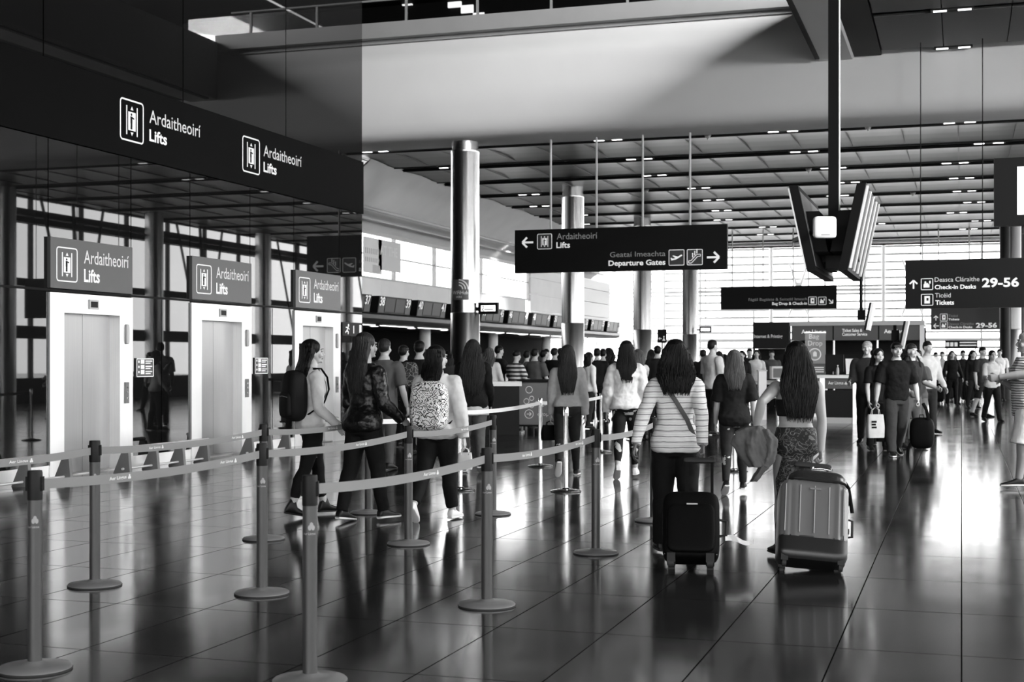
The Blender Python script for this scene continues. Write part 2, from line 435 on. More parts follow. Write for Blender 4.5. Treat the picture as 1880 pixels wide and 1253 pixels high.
# --- check-in hall ceiling: metal panels between dark strips
b = MB(); y = 35.9; strips = [35.5]; sd = MB(); sm = MB()
while y < 70:
    y1 = y+2.85
    for k in range(4):                       # gently dished panels
        ya, yb = y+k*.7125, y+(k+1)*.7125
        za, zb = [CZ+.05*sin(pi*(t)/2.85) for t in (ya-y, yb-y)]
        b.add([(-17, ya, za), (RX, ya, za), (RX, yb, zb), (-17, yb, zb), (-17, ya, za+.05), (RX, ya, za+.05), (RX, yb, zb+.05), (-17, yb, zb+.05)],
              [(0,1,2,3), (4,7,6,5), (0,4,5,1), (1,5,6,2), (2,6,7,3), (3,7,4,0)])
    x = -16.4
    while x < RX:
        sm.box((x-.012, y+.03, CZ+.0), (x+.012, y1-.03, CZ+.03)); x += 1.36
    sd.box((-17, y1-.02, CZ+.06), (RX, y1+.78, CZ+.2)); sd.box((-17, y1-.01, CZ-.02), (RX, y1+.03, CZ+.1)); sd.box((-17, y1+.72, CZ-.02), (RX, y1+.76, CZ+.1))
    strips.append(y1+.38); y = y1+.75
sd.box((-17, 35.1, CZ+.06), (RX, 35.92, CZ+.2))
struct('ceiling', b, M_CEIL, smooth=True, label='metal panelled ceiling of the check-in hall')
struct('trim_4', sd, M_STRIP, label='dark recessed strips across the check-in ceiling')
struct('trim_5', sm, M_SEAM, label='thin pale seams between ceiling panels')

# recessed lamp pairs in the strips
def lamp_pair(name, x, y, z, label, group):
    t = thing(name, label, 'light', (x, y, z), 0, group)
    MB().box((-.42, -.09, .0), (.42, .09, .1)).build('housing', M_STRIP, t)
    for s in (-.24, .24): MB().box((s-.13, -.05, -.012), (s+.13, .05, .0)).build('lens', M_LAMP, t)
    return t
pl = None
random.seed(3)
spots = []
for i, ys in enumerate(strips[:9]):
    for X in (-14.9, -8.6, -3.9, .1):
        spots.append((X+random.uniform(-.5, .5)+(.25 if i % 2 else -.25), ys))
for i, (x, y) in enumerate(spots):
    if pl is None: pl = lamp_pair('ceiling_light', x, y, CZ+.0, 'small twin downlight in a dark strip of the check-in ceiling', 'twin downlights in the check-in ceiling')
    else: copy_tree(pl).location = (x, y, CZ+.0)
pr = None
for y in (33.35, 29.75, 26.15):
    for x in (-.18,):
        if pr is None: pr = lamp_pair('ceiling_light', x, y, 8.66, 'twin square downlight in the dark perforated ceiling', 'twin downlights in the perforated ceiling')
        else: copy_tree(pr).location = (x, y, 8.66)
# sprinklers / detectors
dt = None
for x, y in ((-6.2, 35.6), (-4.4, 42.9), (-2.2, 35.5), (-10.2, 46.5), (-1.6, 50.1)):
    if dt is None:
        dt = thing('smoke_detector', 'small round detector under the check-in ceiling', 'detector', (x, y, CZ), 0, 'detectors under the check-in ceiling')
        MB().lathe([(.07, 0), (.07, -.03), (.05, -.06), (.015, -.07), (.015, -.1), (.001, -.1)], 14).build('dome', M_LIGHTG, dt, True)
        MB().lathe([(.09, .05), (.09, -.005), (.03, -.006)], 14).build('base', M_MID, dt, True)
    else: copy_tree(dt).location = (x, y, CZ)

# --- round steel columns
def column(x, y, r, label, m=None):
    t = thing('column', label, 'column', (x, y, 0), kind='structure')
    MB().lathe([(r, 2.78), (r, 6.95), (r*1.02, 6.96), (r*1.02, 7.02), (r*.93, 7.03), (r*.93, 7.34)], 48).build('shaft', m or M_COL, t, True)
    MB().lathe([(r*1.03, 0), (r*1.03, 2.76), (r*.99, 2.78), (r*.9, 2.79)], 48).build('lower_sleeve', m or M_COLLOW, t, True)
    return t
COLX = -12.4
names = ['nearest big round steel column, with the wireless hub sticker', 'second round steel column, behind the hanging departure gates sign', 'third round steel column, right of the departure gates sign centre', 'fourth round steel column in the row, beside the far glazing']
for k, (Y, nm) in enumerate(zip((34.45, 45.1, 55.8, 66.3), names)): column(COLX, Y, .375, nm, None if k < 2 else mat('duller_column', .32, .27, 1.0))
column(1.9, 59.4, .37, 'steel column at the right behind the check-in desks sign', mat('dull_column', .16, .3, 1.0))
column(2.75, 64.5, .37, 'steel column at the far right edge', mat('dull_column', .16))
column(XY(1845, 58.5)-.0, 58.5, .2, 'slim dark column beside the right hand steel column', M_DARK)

# --- check-in canopy on the left with the white wall and upper glazing behind it
CX = -17.0
prof = [(CX-4, 2.66), (CX-.12, 2.66), (CX+.05, 2.7), (CX+.14, 2.8), (CX+.12, 2.92), (CX, 2.98), (CX-1.3, 3.02), (CX-4, 3.02)]
b = MB().prism(prof, 'y', 35.9, 70.6)
struct('trim_canopy', b, mat('canopy_grey', .03, .4, .0, spec=.3), smooth=True, label='dark rounded canopy over the check-in desks')
struct('wall_checkin_back', MB().box((-21.2, 36, 0), (-21, 71, 2.66)).box((-24, 35.7, 0), (-17.2, 35.9, 7.3)), mat('black_wall', .004, .8, spec=.03), label='dark wall behind the check-in desks')
b = MB(); y = 36.0
while y < 58:
    b.box((-18.3, y+.01, 3.0), (-18.2, y+3.19, 4.2)); y += 3.2
struct('wall_checkin_upper', b, M_WHITE, label='white wall panels above the check-in canopy')
b = MB().box((-18.1, 65.3, 3.0), (-17.42, 70.6, 3.7)).box((-18.1, 65.3, 3.72), (-17.42, 70.6, 4.4)).box((-18.1, 65.3, 4.42), (-17.42, 70.6, 5.05)).box((-18.1, 65.3, 5.07), (-17.42, 70.6, 5.5))
wb = MB()
for z0, z1 in ((3.0, 3.72), (3.74, 4.46), (4.48, 5.2), (5.22, 5.62)): wb.box((-18.3, 59, z0), (-18.15, 70.6, z1))
struct('wall_checkin_side', wb, M_WHITE, label='white panelled wall right of the check-in glazing')
struct('wall_checkin_end', b, mat('shaded_wall_panel', .13, .4, .3), label='grey panelled end of the check-in block')  # grey stands in for shade where the end turns from the windows
struct('window_checkin', MB().box((-18.28, 36, 4.24), (-18.26, 59, 5.64)), M_PANE, label='glazing over the check-in wall')
b = MB()
for y in (37.1, 39.8, 43.6, 47.4, 52.6, 58.9): b.box((-18.32, y-.05, 4.2), (-18.2, y+.05, 5.66))
b.box((-18.32, 36, 4.18), (-18.18, 59, 4.24)); b.box((-18.32, 36, 5.62), (-18.18, 71, 5.72)); b.box((-18.30, 41, 4.95), (-18.24, 59, 5.0))
struct('trim_6', b, M_LIGHTG, label='pale window frames over the check-in wall')
b = MB().quad((-18.3, 37, 5.7), (-16.2, 37, CZ), (-16.2, 70, CZ), (-18.3, 70, 5.7)).quad((-18.3, 37, 5.76), (-18.3, 70, 5.76), (-16.2, 70, CZ+.06), (-16.2, 37, CZ+.06))
struct('ceiling_checkin_cove', b, M_WHITE, label='white sloping cove above the check-in glazing')
struct('trim_7', MB().tube([(-17, 37, 6.12), (-17, 70, 6.12)], .06, 12).tube([(-17.6, 37, 5.95), (-17.6, 70, 5.95)], .04, 10), M_LIGHTG, label='pale tube running along the cove')
area('added_wall_fill', (-17.0, 54, 6.05), (-18.25, 54, 3.9), .1, 31, 420).data.spread = 1.5
struct('wall_checkin_outer', MB().box((-23.9, 37.2, 0), (-23.7, 71, 3)), M_WHITE, label='outer wall behind the check-in hall')
# columns under the canopy
for u in (780, 905, 1003, 840):
    y = YX(u, -18.75); t = thing('column', 'short white round column under the check-in canopy', 'column', (-18.75, y, 0), group='white columns under the canopy', kind='structure')
    MB().lathe([(.21, 0), (.21, 2.66)], 28).build('shaft', M_WHITE, t, True)
# lamps under the canopy
ls = ld = None
for k in range(10):
    y = 37.2+3.2*k
    if ls is None:
        ls = thing('strip_light', 'thin bright strip lamp under the check-in canopy edge', 'light', (CX-.35, y, 2.63), 0, 'strip lamps under the check-in canopy')
        MB().box((-.05, 0, 0), (.05, 2.7, .03)).build('housing', M_MID, ls); MB().box((-.04, .02, -.02), (.04, 2.68, 0)).build('diffuser', M_LAMP, ls)
        ld = thing('downlight', 'round recessed downlight under the check-in canopy', 'light', (CX-1.1, y+1.2, 2.65), 0, 'round downlights under the check-in canopy')
        MB().lathe([(.2, .01), (.2, -.01), (.15, -.02)], 20).build('rim', M_LIGHTG, ld, True); MB().lathe([(.14, .01), (.14, -.025), (.001, -.03)], 20).build('lens', M_LAMP, ld, True)
    else:
        copy_tree(ls).location = (CX-.35, y, 2.63); copy_tree(ld).location = (CX-1.1, y+1.2, 2.65)

# --- far glazed end with horizontal louvres
b = MB(); lo = MB(); br = MB()
for x in range(-20, 10, 3):
    b.box((x-.05, FY-.12, 0), (x+.05, FY+.05, 9.6))
b.box((-24, FY-.1, -.05), (RX, FY+.05, .5)); b.box((-24, FY-.14, 2.55), (RX, FY+.05, 2.72)); b.box((-24, FY-.14, 5.3), (RX, FY+.05, 5.45))
z = .9
while z < 9.6:
    lo.box((-24, FY-.36, z), (RX, FY-.2, z+.11)); z += .42
for x in (-14.5, -8.5, -2.5, 3.5):       # white cast braces on the glazing
    for sx in (-1, 1):
        br.tube([(x, FY-.5, 5.35), (x+sx*.55, FY-.42, 7.0)], [.09, .04], 8); br.tube([(x, FY-.5, 5.35), (x+sx*.55, FY-.42, 3.9)], [.09, .04], 8)
    br.box((x-.16, FY-.56, 4.9), (x+.16, FY-.44, 5.8))
    br.tube([(x-1.5, FY-.45, 0), (x-1.5, FY-.45, 9.6)], .1, 10)
struct('window_1_frame', b, M_LIGHTG, label='pale mullions of the far glazed end')
struct('window_1_louvres', lo, mat('pale_louvre', .55, .6), label='white horizontal louvres across the far glazed end')
struct('window_1_braces', br, M_WHITE, smooth=True, label='white cast braces on the far glazed end')
struct('window_1', MB().box((-24, FY-.03, .5), (RX, FY-.01, 9.6)), M_PANE, label='far glazed end wall of the hall')
b = MB().box((-24, FY-.2, 9.6), (RX, FY+.2, 15.2)).box((-24, 69.9, 7.25), (RX, 70.1, 10)).box((-24, 70, 9.7), (RX, FY, 9.8))
struct('wall_far', b, M_WHITE, label='white wall over the far glazing')
struct('wall_far_low', MB().box((-24, 76.5, 0), (RX, 76.6, 1.25)), mat('pale_low_screen', .6, .5), label='pale low screen in front of the far glazing')

# --- glazed front on the right (seen in the lift glass)
b = MB()
def fac(z0, z1, d=.15): b.box((RX-d, -12, z0), (RX+.05, FY, z1))
fac(0, .9); fac(2.3, 2.75, .3); fac(4.15, 4.42, .3); fac(6.38, 6.58, .35); fac(6.64, 6.86, .35); fac(7.28, 9.0)
y = -12
while y < FY:
    b.box((RX-.12, y-.06, .9), (RX+.04, y+.06, 7.3)); y += 3.0
for y in range(-10, 78, 9):
    for s in (-1, 1):
        b.tube([(RX-.7, y, .9), (RX-.4, y+s*1.9, 7.3)], .055, 8)
    b.tube([(RX-.7, y, .9), (RX-.4, y, 7.3)], .07, 8)
struct('window_2_frame', b, M_DARK, label='dark frame and raking struts of the right hand glazed front')
b = MB()
for y in range(-6, 78, 9): b.tube([(RX-1.3, y, 0), (RX-1.3, y, 7.5)], .36, 24)
struct('column_front_row', b, M_COL, smooth=True, label='row of round columns behind the right hand glazed front')
struct('window_2', MB().box((RX-.03, -12, .9), (RX-.01, FY, 7.3)), M_PANE, label='right hand glazed front of the hall')
b = MB()
b.box((RX-.1, -12, 9), (RX+.1, 34, 15)); b.box((RX-.1, 34, 9), (RX+.1, 36, 15)); b.box((RX-.1, 36, 9), (RX+.1, 48, 11.8)); b.box((RX-.1, 36, 13.6), (RX+.1, 48, 15)); b.box((RX-.1, 48, 9), (RX+.1, FY, 15))
for y in (37.5, 39, 40, 42.3, 44, 46): b.box((RX-.1, y-.25, 11.8), (RX+.05, y+.25, 13.6))
struct('wall_right_upper', b, M_DARK, label='dark wall over the right hand glazed front')
struct('window_3', MB().box((RX-.02, 36, 11.8), (RX, 48, 13.6)), M_PANE, label='upper windows on the right')
# --- behind the camera: entrance glazing
b = MB()
for x in range(-11, 10, 2): b.box((x-.06, -12.1, 0), (x+.06, -11.9, 7.3))
b.box((-24, -12.1, 0), (RX, -11.9, .7)); b.box((-24, -12.15, 2.5), (RX, -11.85, 2.8)); b.box((-24, -12.2, 7.2), (RX, -11.8, 15.2)); b.box((-24, -12.1, 0), (-11.3, -11.9, 15))
struct('wall_back', b, M_DARK, label='glazed entrance wall frame')
struct('window_4', MB().box((-11.3, -12.02, .7), (RX, -12.0, 7.2)), M_PANE, label='entrance glazing')
struct('wall_far_left', MB().box((-24.2, -12, 0), (-24, 37, 15)).box((-24.2, 37, 9.6), (-24, FY, 15)), M_BLACK, label='outer left wall')

# --- glass balustrade of the upper floor
b = MB()
tb = thing('balustrade', 'glass balustrade with a thin rail along the dark upper floor edge', 'balustrade', (0, 34.3, 10.0))
x = -18.0
while x < -3.5:
    MB().box((x+.03, -.01, .1), (x+1.95, .01, 1.05)).build('glass_panel', M_BAL, tb)
    MB().box((x-.03, -.03, 0), (x+.03, .03, 1.1)).build('post', M_MID, tb); x += 2.0
MB().tube([(-18, 0, 1.13), (-3.4, 0, 1.13)], .03, 10).build('handrail', M_MID, tb, True)
t = thing('linear_light', 'long thin linear lamp under the black roof', 'light', (0, 44.5, 13.9))
MB().box((-.06, -2.6, 0), (.06, 2.6, .08)).build('housing', M_BLACK, t); MB().box((-.05, -2.55, -.02), (.05, 2.55, 0)).build('diffuser', M_LAMP, t)
for y in (-2, 2): MB().cyl((0, y, .08), (0, y, 1.1), .012, 6).build('hanger', M_BLACK, t)
def words(parent, m, items, d=.005, label=None):
    for body, bx, bold in items:
        q = MB(); txt(q, body, *bx, d=d, bold=bold); o = q.build('lettering', m, parent)
        if label: o['label'] = label
# ------------------------------------------------------------------ lifts and their signs
order = ['nearest', 'middle', 'farthest']
for k, y0 in enumerate(LIFT_Y):
    t = thing('lift', f'{order[k]} of the three steel lift doorways in the dark glass wall', 'lift', (LX, y0, 0), R(90), 'lifts')
    # local: x along the wall, -y out of the wall
    b = MB()
    b.box((0, -.03, 0), (.30, .28, 2.42)); b.box((1.58, -.03, 0), (LW, .28, 2.42)); b.box((.30, -.03, 2.16), (1.58, .28, 2.42))
    b.build('surround', M_FRAME, t)
    for s, x0, x1 in ((0, .30, .937), (1, .943, 1.58)):
        MB().box((x0, .14+.02*0, .015), (x1, .18, 2.16)).build('door_leaf', M_DOOR, t)
    MB().box((.30, -.02, 0), (1.58, .2, .014)).build('sill', M_STEEL, t)
    d = MB().box((.84, -.045, 2.225), (1.06, -.03, 2.355)).build('floor_display', M_LIGHTG, t)
    MB().box((.87, -.048, 2.25), (1.03, -.046, 2.33)).build('screen', M_DARK, d)
    c = MB().box((1.69, -.042, .92), (1.79, -.03, 1.22)).build('call_panel', M_MID, t)
    for z in (1.0, 1.08, 1.15): MB().cyl((1.74, -.042, z), (1.74, -.05, z), .018, 12).build('button', M_CHROME, c)
    MB().rbox((1.74, -.045, 1.9), (.035, .02, .14), 5).build('lantern', M_LIGHTG, t, True)
    # plate sign above
    s = thing('lift_sign', f'grey lift sign plate above the {order[k]} lift doorway', 'sign', (LX+.05, y0-.02, 2.475), R(90), 'lift sign plates')
    MB().box((0, 0, 0), (1.88, .05, .665)).build('board', M_PLATE, s)
    b = MB(); dk = MB(); pic_lift(b, .13, .1, .44, dk=dk); dk.build('figure', M_BLACK, b.build('pictogram', M_LETTER, s))
    b = MB(); txt(b, 'Ardaitheoirí', .72, .36, 1.78, .54, bold=.004); b.build('lettering', mat('soft_white_lettering', .55, .5, emit=.15), s)['label'] = 'paler Irish words'
    b = MB(); txt(b, 'Lifts', .72, .11, 1.08, .29, bold=.025); b.build('lettering', M_LETTER, s)
# big lettering on the fascia band
for k, (u0, u1, ut, ub) in enumerate(((218, 260, 271, 365), (443, 473.5, 481, 551))):
    y0, y1 = YX(u0, LX), YX(u1, LX); S = .575
    t = thing('fascia_lift_lettering', ('larger, nearer' if k == 0 else 'smaller, farther')+' lit lift lettering on the dark fascia band', 'sign', (LX+.025, y0, 4.66), R(90), 'lift lettering on the fascia band')
    b = MB(); dk = MB(); pic_lift(b, 0, 0, S, .04, dk); dk.build('figure', M_BLACK, b.build('pictogram', M_LETTER, t))
    xt = YX(ut, LX)-y0; xe = YX(ub, LX)-y0
    b = MB(); txt(b, 'Ardaitheoirí', xt, .335, xe, .53, bold=.004); b.build('lettering', mat('soft_white_lettering', .55), t)['label'] = 'paler Irish words'
    b = MB(); txt(b, 'Lifts', xt, .07, xt+(xe-xt)*.33, .245, bold=.025); b.build('lettering', M_LETTER, t)
# small floor directories on the glass
for k, (u0, u1, v0, v1) in enumerate(((248, 280, 658, 693), (466, 490, 657, 687))):
    y0, y1 = YX(u0, LX), YX(u1, LX); D = DX((u0+u1)/2, LX); z0, z1 = zAt(v1, D), zAt(v0, D); w, h = y1-y0, z1-z0
    t = thing('floor_directory', 'small framed floor directory on the glass between '+('the nearest and middle lifts' if k == 0 else 'the middle and farthest lifts'), 'notice', (LX+.02, y0, z0), R(90), 'floor directories')
    MB().box((0, 0, 0), (w, .02, h)).build('plate', M_PLATE, t)
    b = MB(); b.frame2(.01, .01, w-.01, h-.01, .012, .015)
    for i in range(3):
        z = h*(.2+.27*i); b.disc2(w*.14, z+.02, .018); b.r2(w*.25, z-.01, w*.45, z+.05); b.r2(w*.52, z+.02, w*.9, z+.035); b.r2(w*.52, z-.01, w*.8, z+.005)
    b.build('lettering', M_LETTER, t)
# low chrome bumper rails along the lift wall
for k, (u0, u1) in enumerate(((-40, 130), (229, 382), (457, 531))):
    X = -10.75; y0, y1 = YX(u0, X), YX(u1, X); n = max(2, round((y1-y0)/.85)+1)
    t = thing('bumper_rail', ['low chrome rail on dark brackets before the glass left of the nearest lift', 'low chrome rail on dark brackets between the nearest and middle lifts', 'low chrome rail on dark brackets between the middle and farthest lifts'][k], 'rail', (X, y0, 0), 0, 'low rails along the lift wall')
    L = y1-y0
    MB().tube([(0, 0, .34), (0, L, .34)], .028, 14).build('rail', mat('bright_rail', .8, .3, .4), t, True)
    MB().tube([(-.04, 0, .06), (-.04, L, .06)], .016, 10).build('foot_rail', mat('bright_rail', .8), t, True)
    for i in range(n):
        y = .06+(L-.12)*i/(n-1)
        MB().prism([(-.2, 0), (.06, 0), (.03, .315), (-.06, .315)], 'y', y-.03, y+.03).build('bracket', M_MID, t)
# running man exit sign on the end of the lift wall
D = 26.5; t = thing('exit_sign', 'small black exit sign with a running figure beside the farthest lift', 'sign', (LX+.02, YX(627, LX), zAt(616, D)), R(90))
MB().box((0, 0, 0), (.95, .06, .26)).build('board', M_JET, t)
b = MB(); b.disc2(.27, .2, .03); b.line2([(.25, .17), (.2, .1), (.13, .06)], .03); b.line2([(.2, .1), (.27, .07), (.25, .03)], .03); b.line2([(.15, .16), (.25, .16), (.31, .12)], .022)
b.r2(.5, .05, .53, .2); b.r2(.78, .03, .88, .22); b.build('pictogram', M_LETTER, t)

# ------------------------------------------------------------------ hanging signs
def sign_board(label, x0, Y, z0, w, h, rods, top, name='hanging_sign', th=.14, plate=M_JET):
    t = thing(name, label, 'sign', (x0, Y, z0))
    MB().box((0, 0, 0), (w, th, h)).build('board', plate, t)
    for r in rods: MB().cyl((r, th/2, h), (r, th/2, top-z0), .028 if top < 8 else .01, 10).build('rod', M_LIGHTG if top < 8 else M_BLACK, t, True)
    return t
# Departure gates
Y = 34.6; D0, D1 = DY(945, Y), DY(1335, Y); x0, x1 = XY(945, Y), XY(1335, Y); z1 = zAt(423, D0); z0 = zAt(502, D0); w, h = x1-x0, z1-z0
t = sign_board('long black hanging sign to lifts and departure gates on four pale rods', x0, Y, z0, w, h, [XY(u, Y)-x0 for u in (1010, 1094, 1179, 1266)], 7.26)
S = Sheet(20, 1855, 100, 52, 480, 445, w, h)
def centre(bx): return ((bx[0]+bx[2])/2, (bx[1]+bx[3])/2, bx[2]-bx[0])
b = MB(); bx = S.box(85, 158, 187, 258); arrow(b, *centre(bx), pi); b.build('arrow', M_LETTER, t); b = MB(); bx = S.box(1688, 290, 1793, 395); arrow(b, *centre(bx), 0); b.build('arrow', M_LETTER, t)
b = MB(); bx = S.box(225, 134, 353, 266); dk = MB(); pic_lift(b, bx[0], bx[1], bx[2]-bx[0], .04, dk); dk.build('figure', M_BLACK, b.build('pictogram', M_LETTER, t))
b = MB(); bx = S.box(1370, 283, 1497, 411); pic_plane(b, bx[0], bx[1], bx[2]-bx[0]); b.build('pictogram', M_LETTER, t)
b = MB(); bx = S.box(1523, 280, 1650, 408); pic_escalator(b, bx[0], bx[1], bx[2]-bx[0]); b.build('pictogram', M_LETTER, t)
b = MB()
for k in ((225, 134, 353, 266), (1370, 283, 1497, 411), (1523, 280, 1650, 408)): MB().r2(*S.box(*k), d=.0015, t=.001).build('pictogram_ground', mat('pictogram_dark', .03, .5), t)
words(t, M_GREYL, [('Ardaitheoirí', S.box(398, 124, 755, 180), 0), ('Geataí Imeachta', S.box(865, 290, 1340, 336), 0)], label='grey Irish words')
words(t, M_LETTER, [('Lifts', S.box(394, 205, 515, 258), .02), ('Departure Gates', S.box(852, 364, 1340, 427), .025)])
# Bag drop & check-in, farther
Y = 63.0; D0 = DY(1323, Y); x0, x1 = XY(1323, Y), XY(1536, Y); z1 = zAt(527, D0); z0 = zAt(569, D0); w, h = x1-x0, z1-z0
t = sign_board('black hanging sign to bag drop and check-in, below the monitor pair', x0, Y, z0, w, h, [w*.1, w*.37, w*.63, w*.9], 7.36)
S = Sheet(130, 1350, 150, 130, 392, 383, w, h)
b = MB(); arrow(b, *centre(S.box(1260, 278, 1320, 335)), R(-45)); b.build('arrow', M_LETTER, t)
b = MB(); bx = S.box(1060, 262, 1142, 342); pic_ticket(b, bx[0], bx[1], bx[2]-bx[0]); bx = S.box(1162, 262, 1242, 342); pic_desk(b, bx[0], bx[1], bx[2]-bx[0]); b.build('pictogram', M_LETTER, t)
b = MB(); txt(b, 'Fágáil Bagáiste & Seiceáil Isteach', *S.box(430, 268, 1045, 306)); b.build('lettering', M_GREYL, t)['label'] = 'grey Irish words'
b = MB(); txt(b, 'Bag Drop & Check-in', *S.box(680, 312, 1045, 352), bold=.025); b.build('lettering', M_LETTER, t)
# Check-in desks 29-56, near and far
def desks_sign(label, u0, Y, vt, vb, w, near):
    D0 = DY(u0, Y); x0 = XY(u0, Y); z1, z0 = zAt(vt, D0), zAt(vb, D0); h = z1-z0
    t = sign_board(label, x0, Y, z0, w, h, [w*.1, w*.5, w*.9], 8.69 if Y < 33 else 7.36, plate=M_JET if near else mat('sign_board_dark', .02, .5))
    if near: S = Sheet(145, 145+w/.00179, 125, 82, 695, 676, w, h)
    else: S = Sheet(458, 1275, 700, 690, 966, 958, w, h)
    e = [(190,355,300,465), (338,338,476,472), (500,322,1030,376), (500,412,990,464), (1060,328,1490,444), (340,520,478,656), (503,512,690,564), (508,596,730,650)] if near else \
        [(485,795,540,850), (558,880,635,952), (645,876,915,906), (648,918,900,946), (938,878,1160,940), (558,782,635,856), (645,780,745,810), (645,824,762,850)]
    b = MB(); arrow(b, *centre(S.box(*e[0])), pi/2)
    if not near: b.build('arrow', M_LETTER, t); b = MB(); arrow(b, *centre(S.box(485, 890, 545, 946)), pi)
    b.build('arrow', M_LETTER, t)
    b = MB(); bx = S.box(*e[1]); pic_desk(b, bx[0], bx[1], bx[2]-bx[0]); b.build('pictogram', M_LETTER, t); b = MB(); bx = S.box(*e[5]); pic_ticket(b, bx[0], bx[1], bx[2]-bx[0]); b.build('pictogram', M_LETTER, t)
    words(t, M_GREYL if not near else mat('soft_white_lettering', .55), [('Deasca Cláraithe', S.box(*e[2]), 0), ('Ticéid', S.box(*e[6]), 0)], label='paler Irish words')
    words(t, M_LETTER, [('Check-in Desks', S.box(*e[3]), .025), ('Tickets', S.box(*e[7]), .025), ('29-56', S.box(*e[4]), .03)])
desks_sign('large black hanging sign to check-in desks and tickets at the right edge', 1662, 32.6, 478, 567, 3.3, True)
desks_sign('smaller dark hanging sign to tickets and desks, just under the large one', 1709, 64.0, 566, 606, 3.2, False)

# bright screen at the right edge
Y = 19.6; x0 = XY(1825, Y); D0 = DY(1825, Y)
t = thing('display_screen', 'black framed hanging screen with a white picture at the right edge', 'screen', (x0, Y, zAt(415, D0)))
hh = zAt(291, D0)-zAt(415, D0); b = MB().box((0, .03, 0), (1.6, .16, hh)); k = .29
b.box((0, 0, 0), (k, .03, hh)); b.box((1.3, 0, 0), (1.6, .03, hh)); b.box((k, 0, 0), (1.3, .03, .14)); b.box((k, 0, hh-.12), (1.3, .03, hh)); b.build('casing', M_JET, t)
MB().box((k, .02, .14), (1.3, .03, hh-.12)).build('screen', M_SCREEN, t)
MB().cyl((.8, .09, hh), (.8, .09, 8.66-zAt(415, D0)), .04, 12).build('pole', M_BLACK, t)

# ------------------------------------------------------------------ monitor pair on the black pole
xp, yp = -1.55, 18.3
t = thing('monitor_pole', 'tall black square pole hanging from the ceiling with two back to back monitor banks', 'pole', (xp, yp, 2.6))
MB().box((-.075, -.075, .45), (.055, .075, 6.06)).build('pole', M_BLACK, t)
MB().box((.056, -.07, .45), (.066, .07, 6.06)).build('edge_strip', M_LIGHTG, t)['label'] = 'pale strip down the pole edge'
MB().box((-.24, -.2, .42), (.24, .5, .5)).box((-.1, -.15, .1), (.12, .3, .5)).box((-.3, .1, .2), (.3, .35, .34)).build('bracket', M_DARK, t)
for side in (-1, 1):
    L = 2.5
    def q(x, y, z):           # panel space: x outwards, z up the leaning panel
        lean = side*(.13+.21*z)
        return (lean+side*x, y-1.05, z+.02)
    def slab(b, x0, x1, y0, y1, z0, z1): b.add([q(x, y, z) for z in (z0, z1) for x, y in ((x0,y0),(x1,y0),(x1,y1),(x0,y1))], [(0,3,2,1),(4,5,6,7),(0,1,5,4),(1,2,6,5),(2,3,7,6),(3,0,4,7)])
    b = MB(); slab(b, .0, .11, 0, L, 0, 1.05); o = b.build('monitor_casing', M_BLACK, t)
    b = MB(); slab(b, -.17, 0, .25, 1.0, .25, .75); slab(b, -.1, 0, 1.2, 2.1, .1, .6); b.build('back_box', M_BLACK, o)
    if side < 0:
        b = MB(); slab(b, -.006, 0, .06, L-.06, .06, .98); b.build('back_plate', mat('back_plate_grey', .14, .4, .5), o)
    fr = MB(); sc = MB()
    for i in range(4):
        y0 = .06+i*.6; slab(sc, .112, .118, y0+.14, y0+.58, .05, 1.0); slab(fr, .112, .135, y0, y0+.13, .03, 1.02)
    slab(fr, .112, .135, 2.45, 2.5, 0, 1.05)
    fr.build('fin', mat('pale_screen_bezel', .55, .35, .6), o); sc.build('screen', M_JET, o)
t = thing('access_point', 'white rounded wireless access point box in front of the black pole', 'access point', P(1514, 438, 16.5), A)
MB().rbox((0, 0, .13), (.135, .045, .13), 7).build('casing', mat('white_plastic', .75, .4), t, True)
MB().box((-.05, -.047, .035), (.05, -.043, .042)).build('badge', M_MID, t); MB().box((-.03, .03, .1), (.03, 1.75, .15)).build('mount', M_DARK, t)
# slimmer far monitors on poles
for k, (u, D, vt, vb, up) in enumerate(((1581, 18.9, 557, 607, 1581), (1655, 41, 590, 641, 1643))):
    p = W(up, D); zt, zb = zAt(vt, D), zAt(vb, D); hgt = zt-zb
    t = thing('pole_monitor', ['thin tilted monitor on a slim black pole under the monitor pair', 'thin tilted monitor on a short black post before the airline fascia'][k], 'monitor', (p.x, p.y, 0), 0, 'thin tilted monitors')
    if k == 0: MB().cyl((0, 0, zb+.2), (0, 0, 2.75), .022, 10).build('pole', M_BLACK, t)
    else: MB().cyl((0, 0, 0), (0, 0, zb+.7), .05, 10).build('pole', M_BLACK, t)
    kk = .45 if k == 0 else 1
    MB().box((-.1*kk, -.1*kk, zb+.2*kk+.05), (.12*kk, .1*kk, zb+.5*kk+.05)).build('mount', M_BLACK, t)
    b = MB(); a = .11*kk
    b.add([(a+x+(z)*.16*kk, y, zb+z*hgt) for z in (0, 1) for x, y in ((0,-.5*kk),(.06*kk,-.5*kk),(.06*kk,.5*kk),(0,.5*kk))], [(0,3,2,1),(4,5,6,7),(0,1,5,4),(1,2,6,5),(2,3,7,6),(3,0,4,7)])
    b.build('casing', M_BLACK, t)
    b = MB(); b.add([(a+x+(z)*.16*kk, y, zb+z*hgt) for z in (0, 1) for x, y in ((.062*kk,-.5*kk),(.14*kk,-.5*kk),(.14*kk,.5*kk),(.062*kk,.5*kk))], [(0,3,2,1),(4,5,6,7),(0,1,5,4),(1,2,6,5),(2,3,7,6),(3,0,4,7)])
    b.build('screen', mat('pale_monitor_face', .7, .4), t)

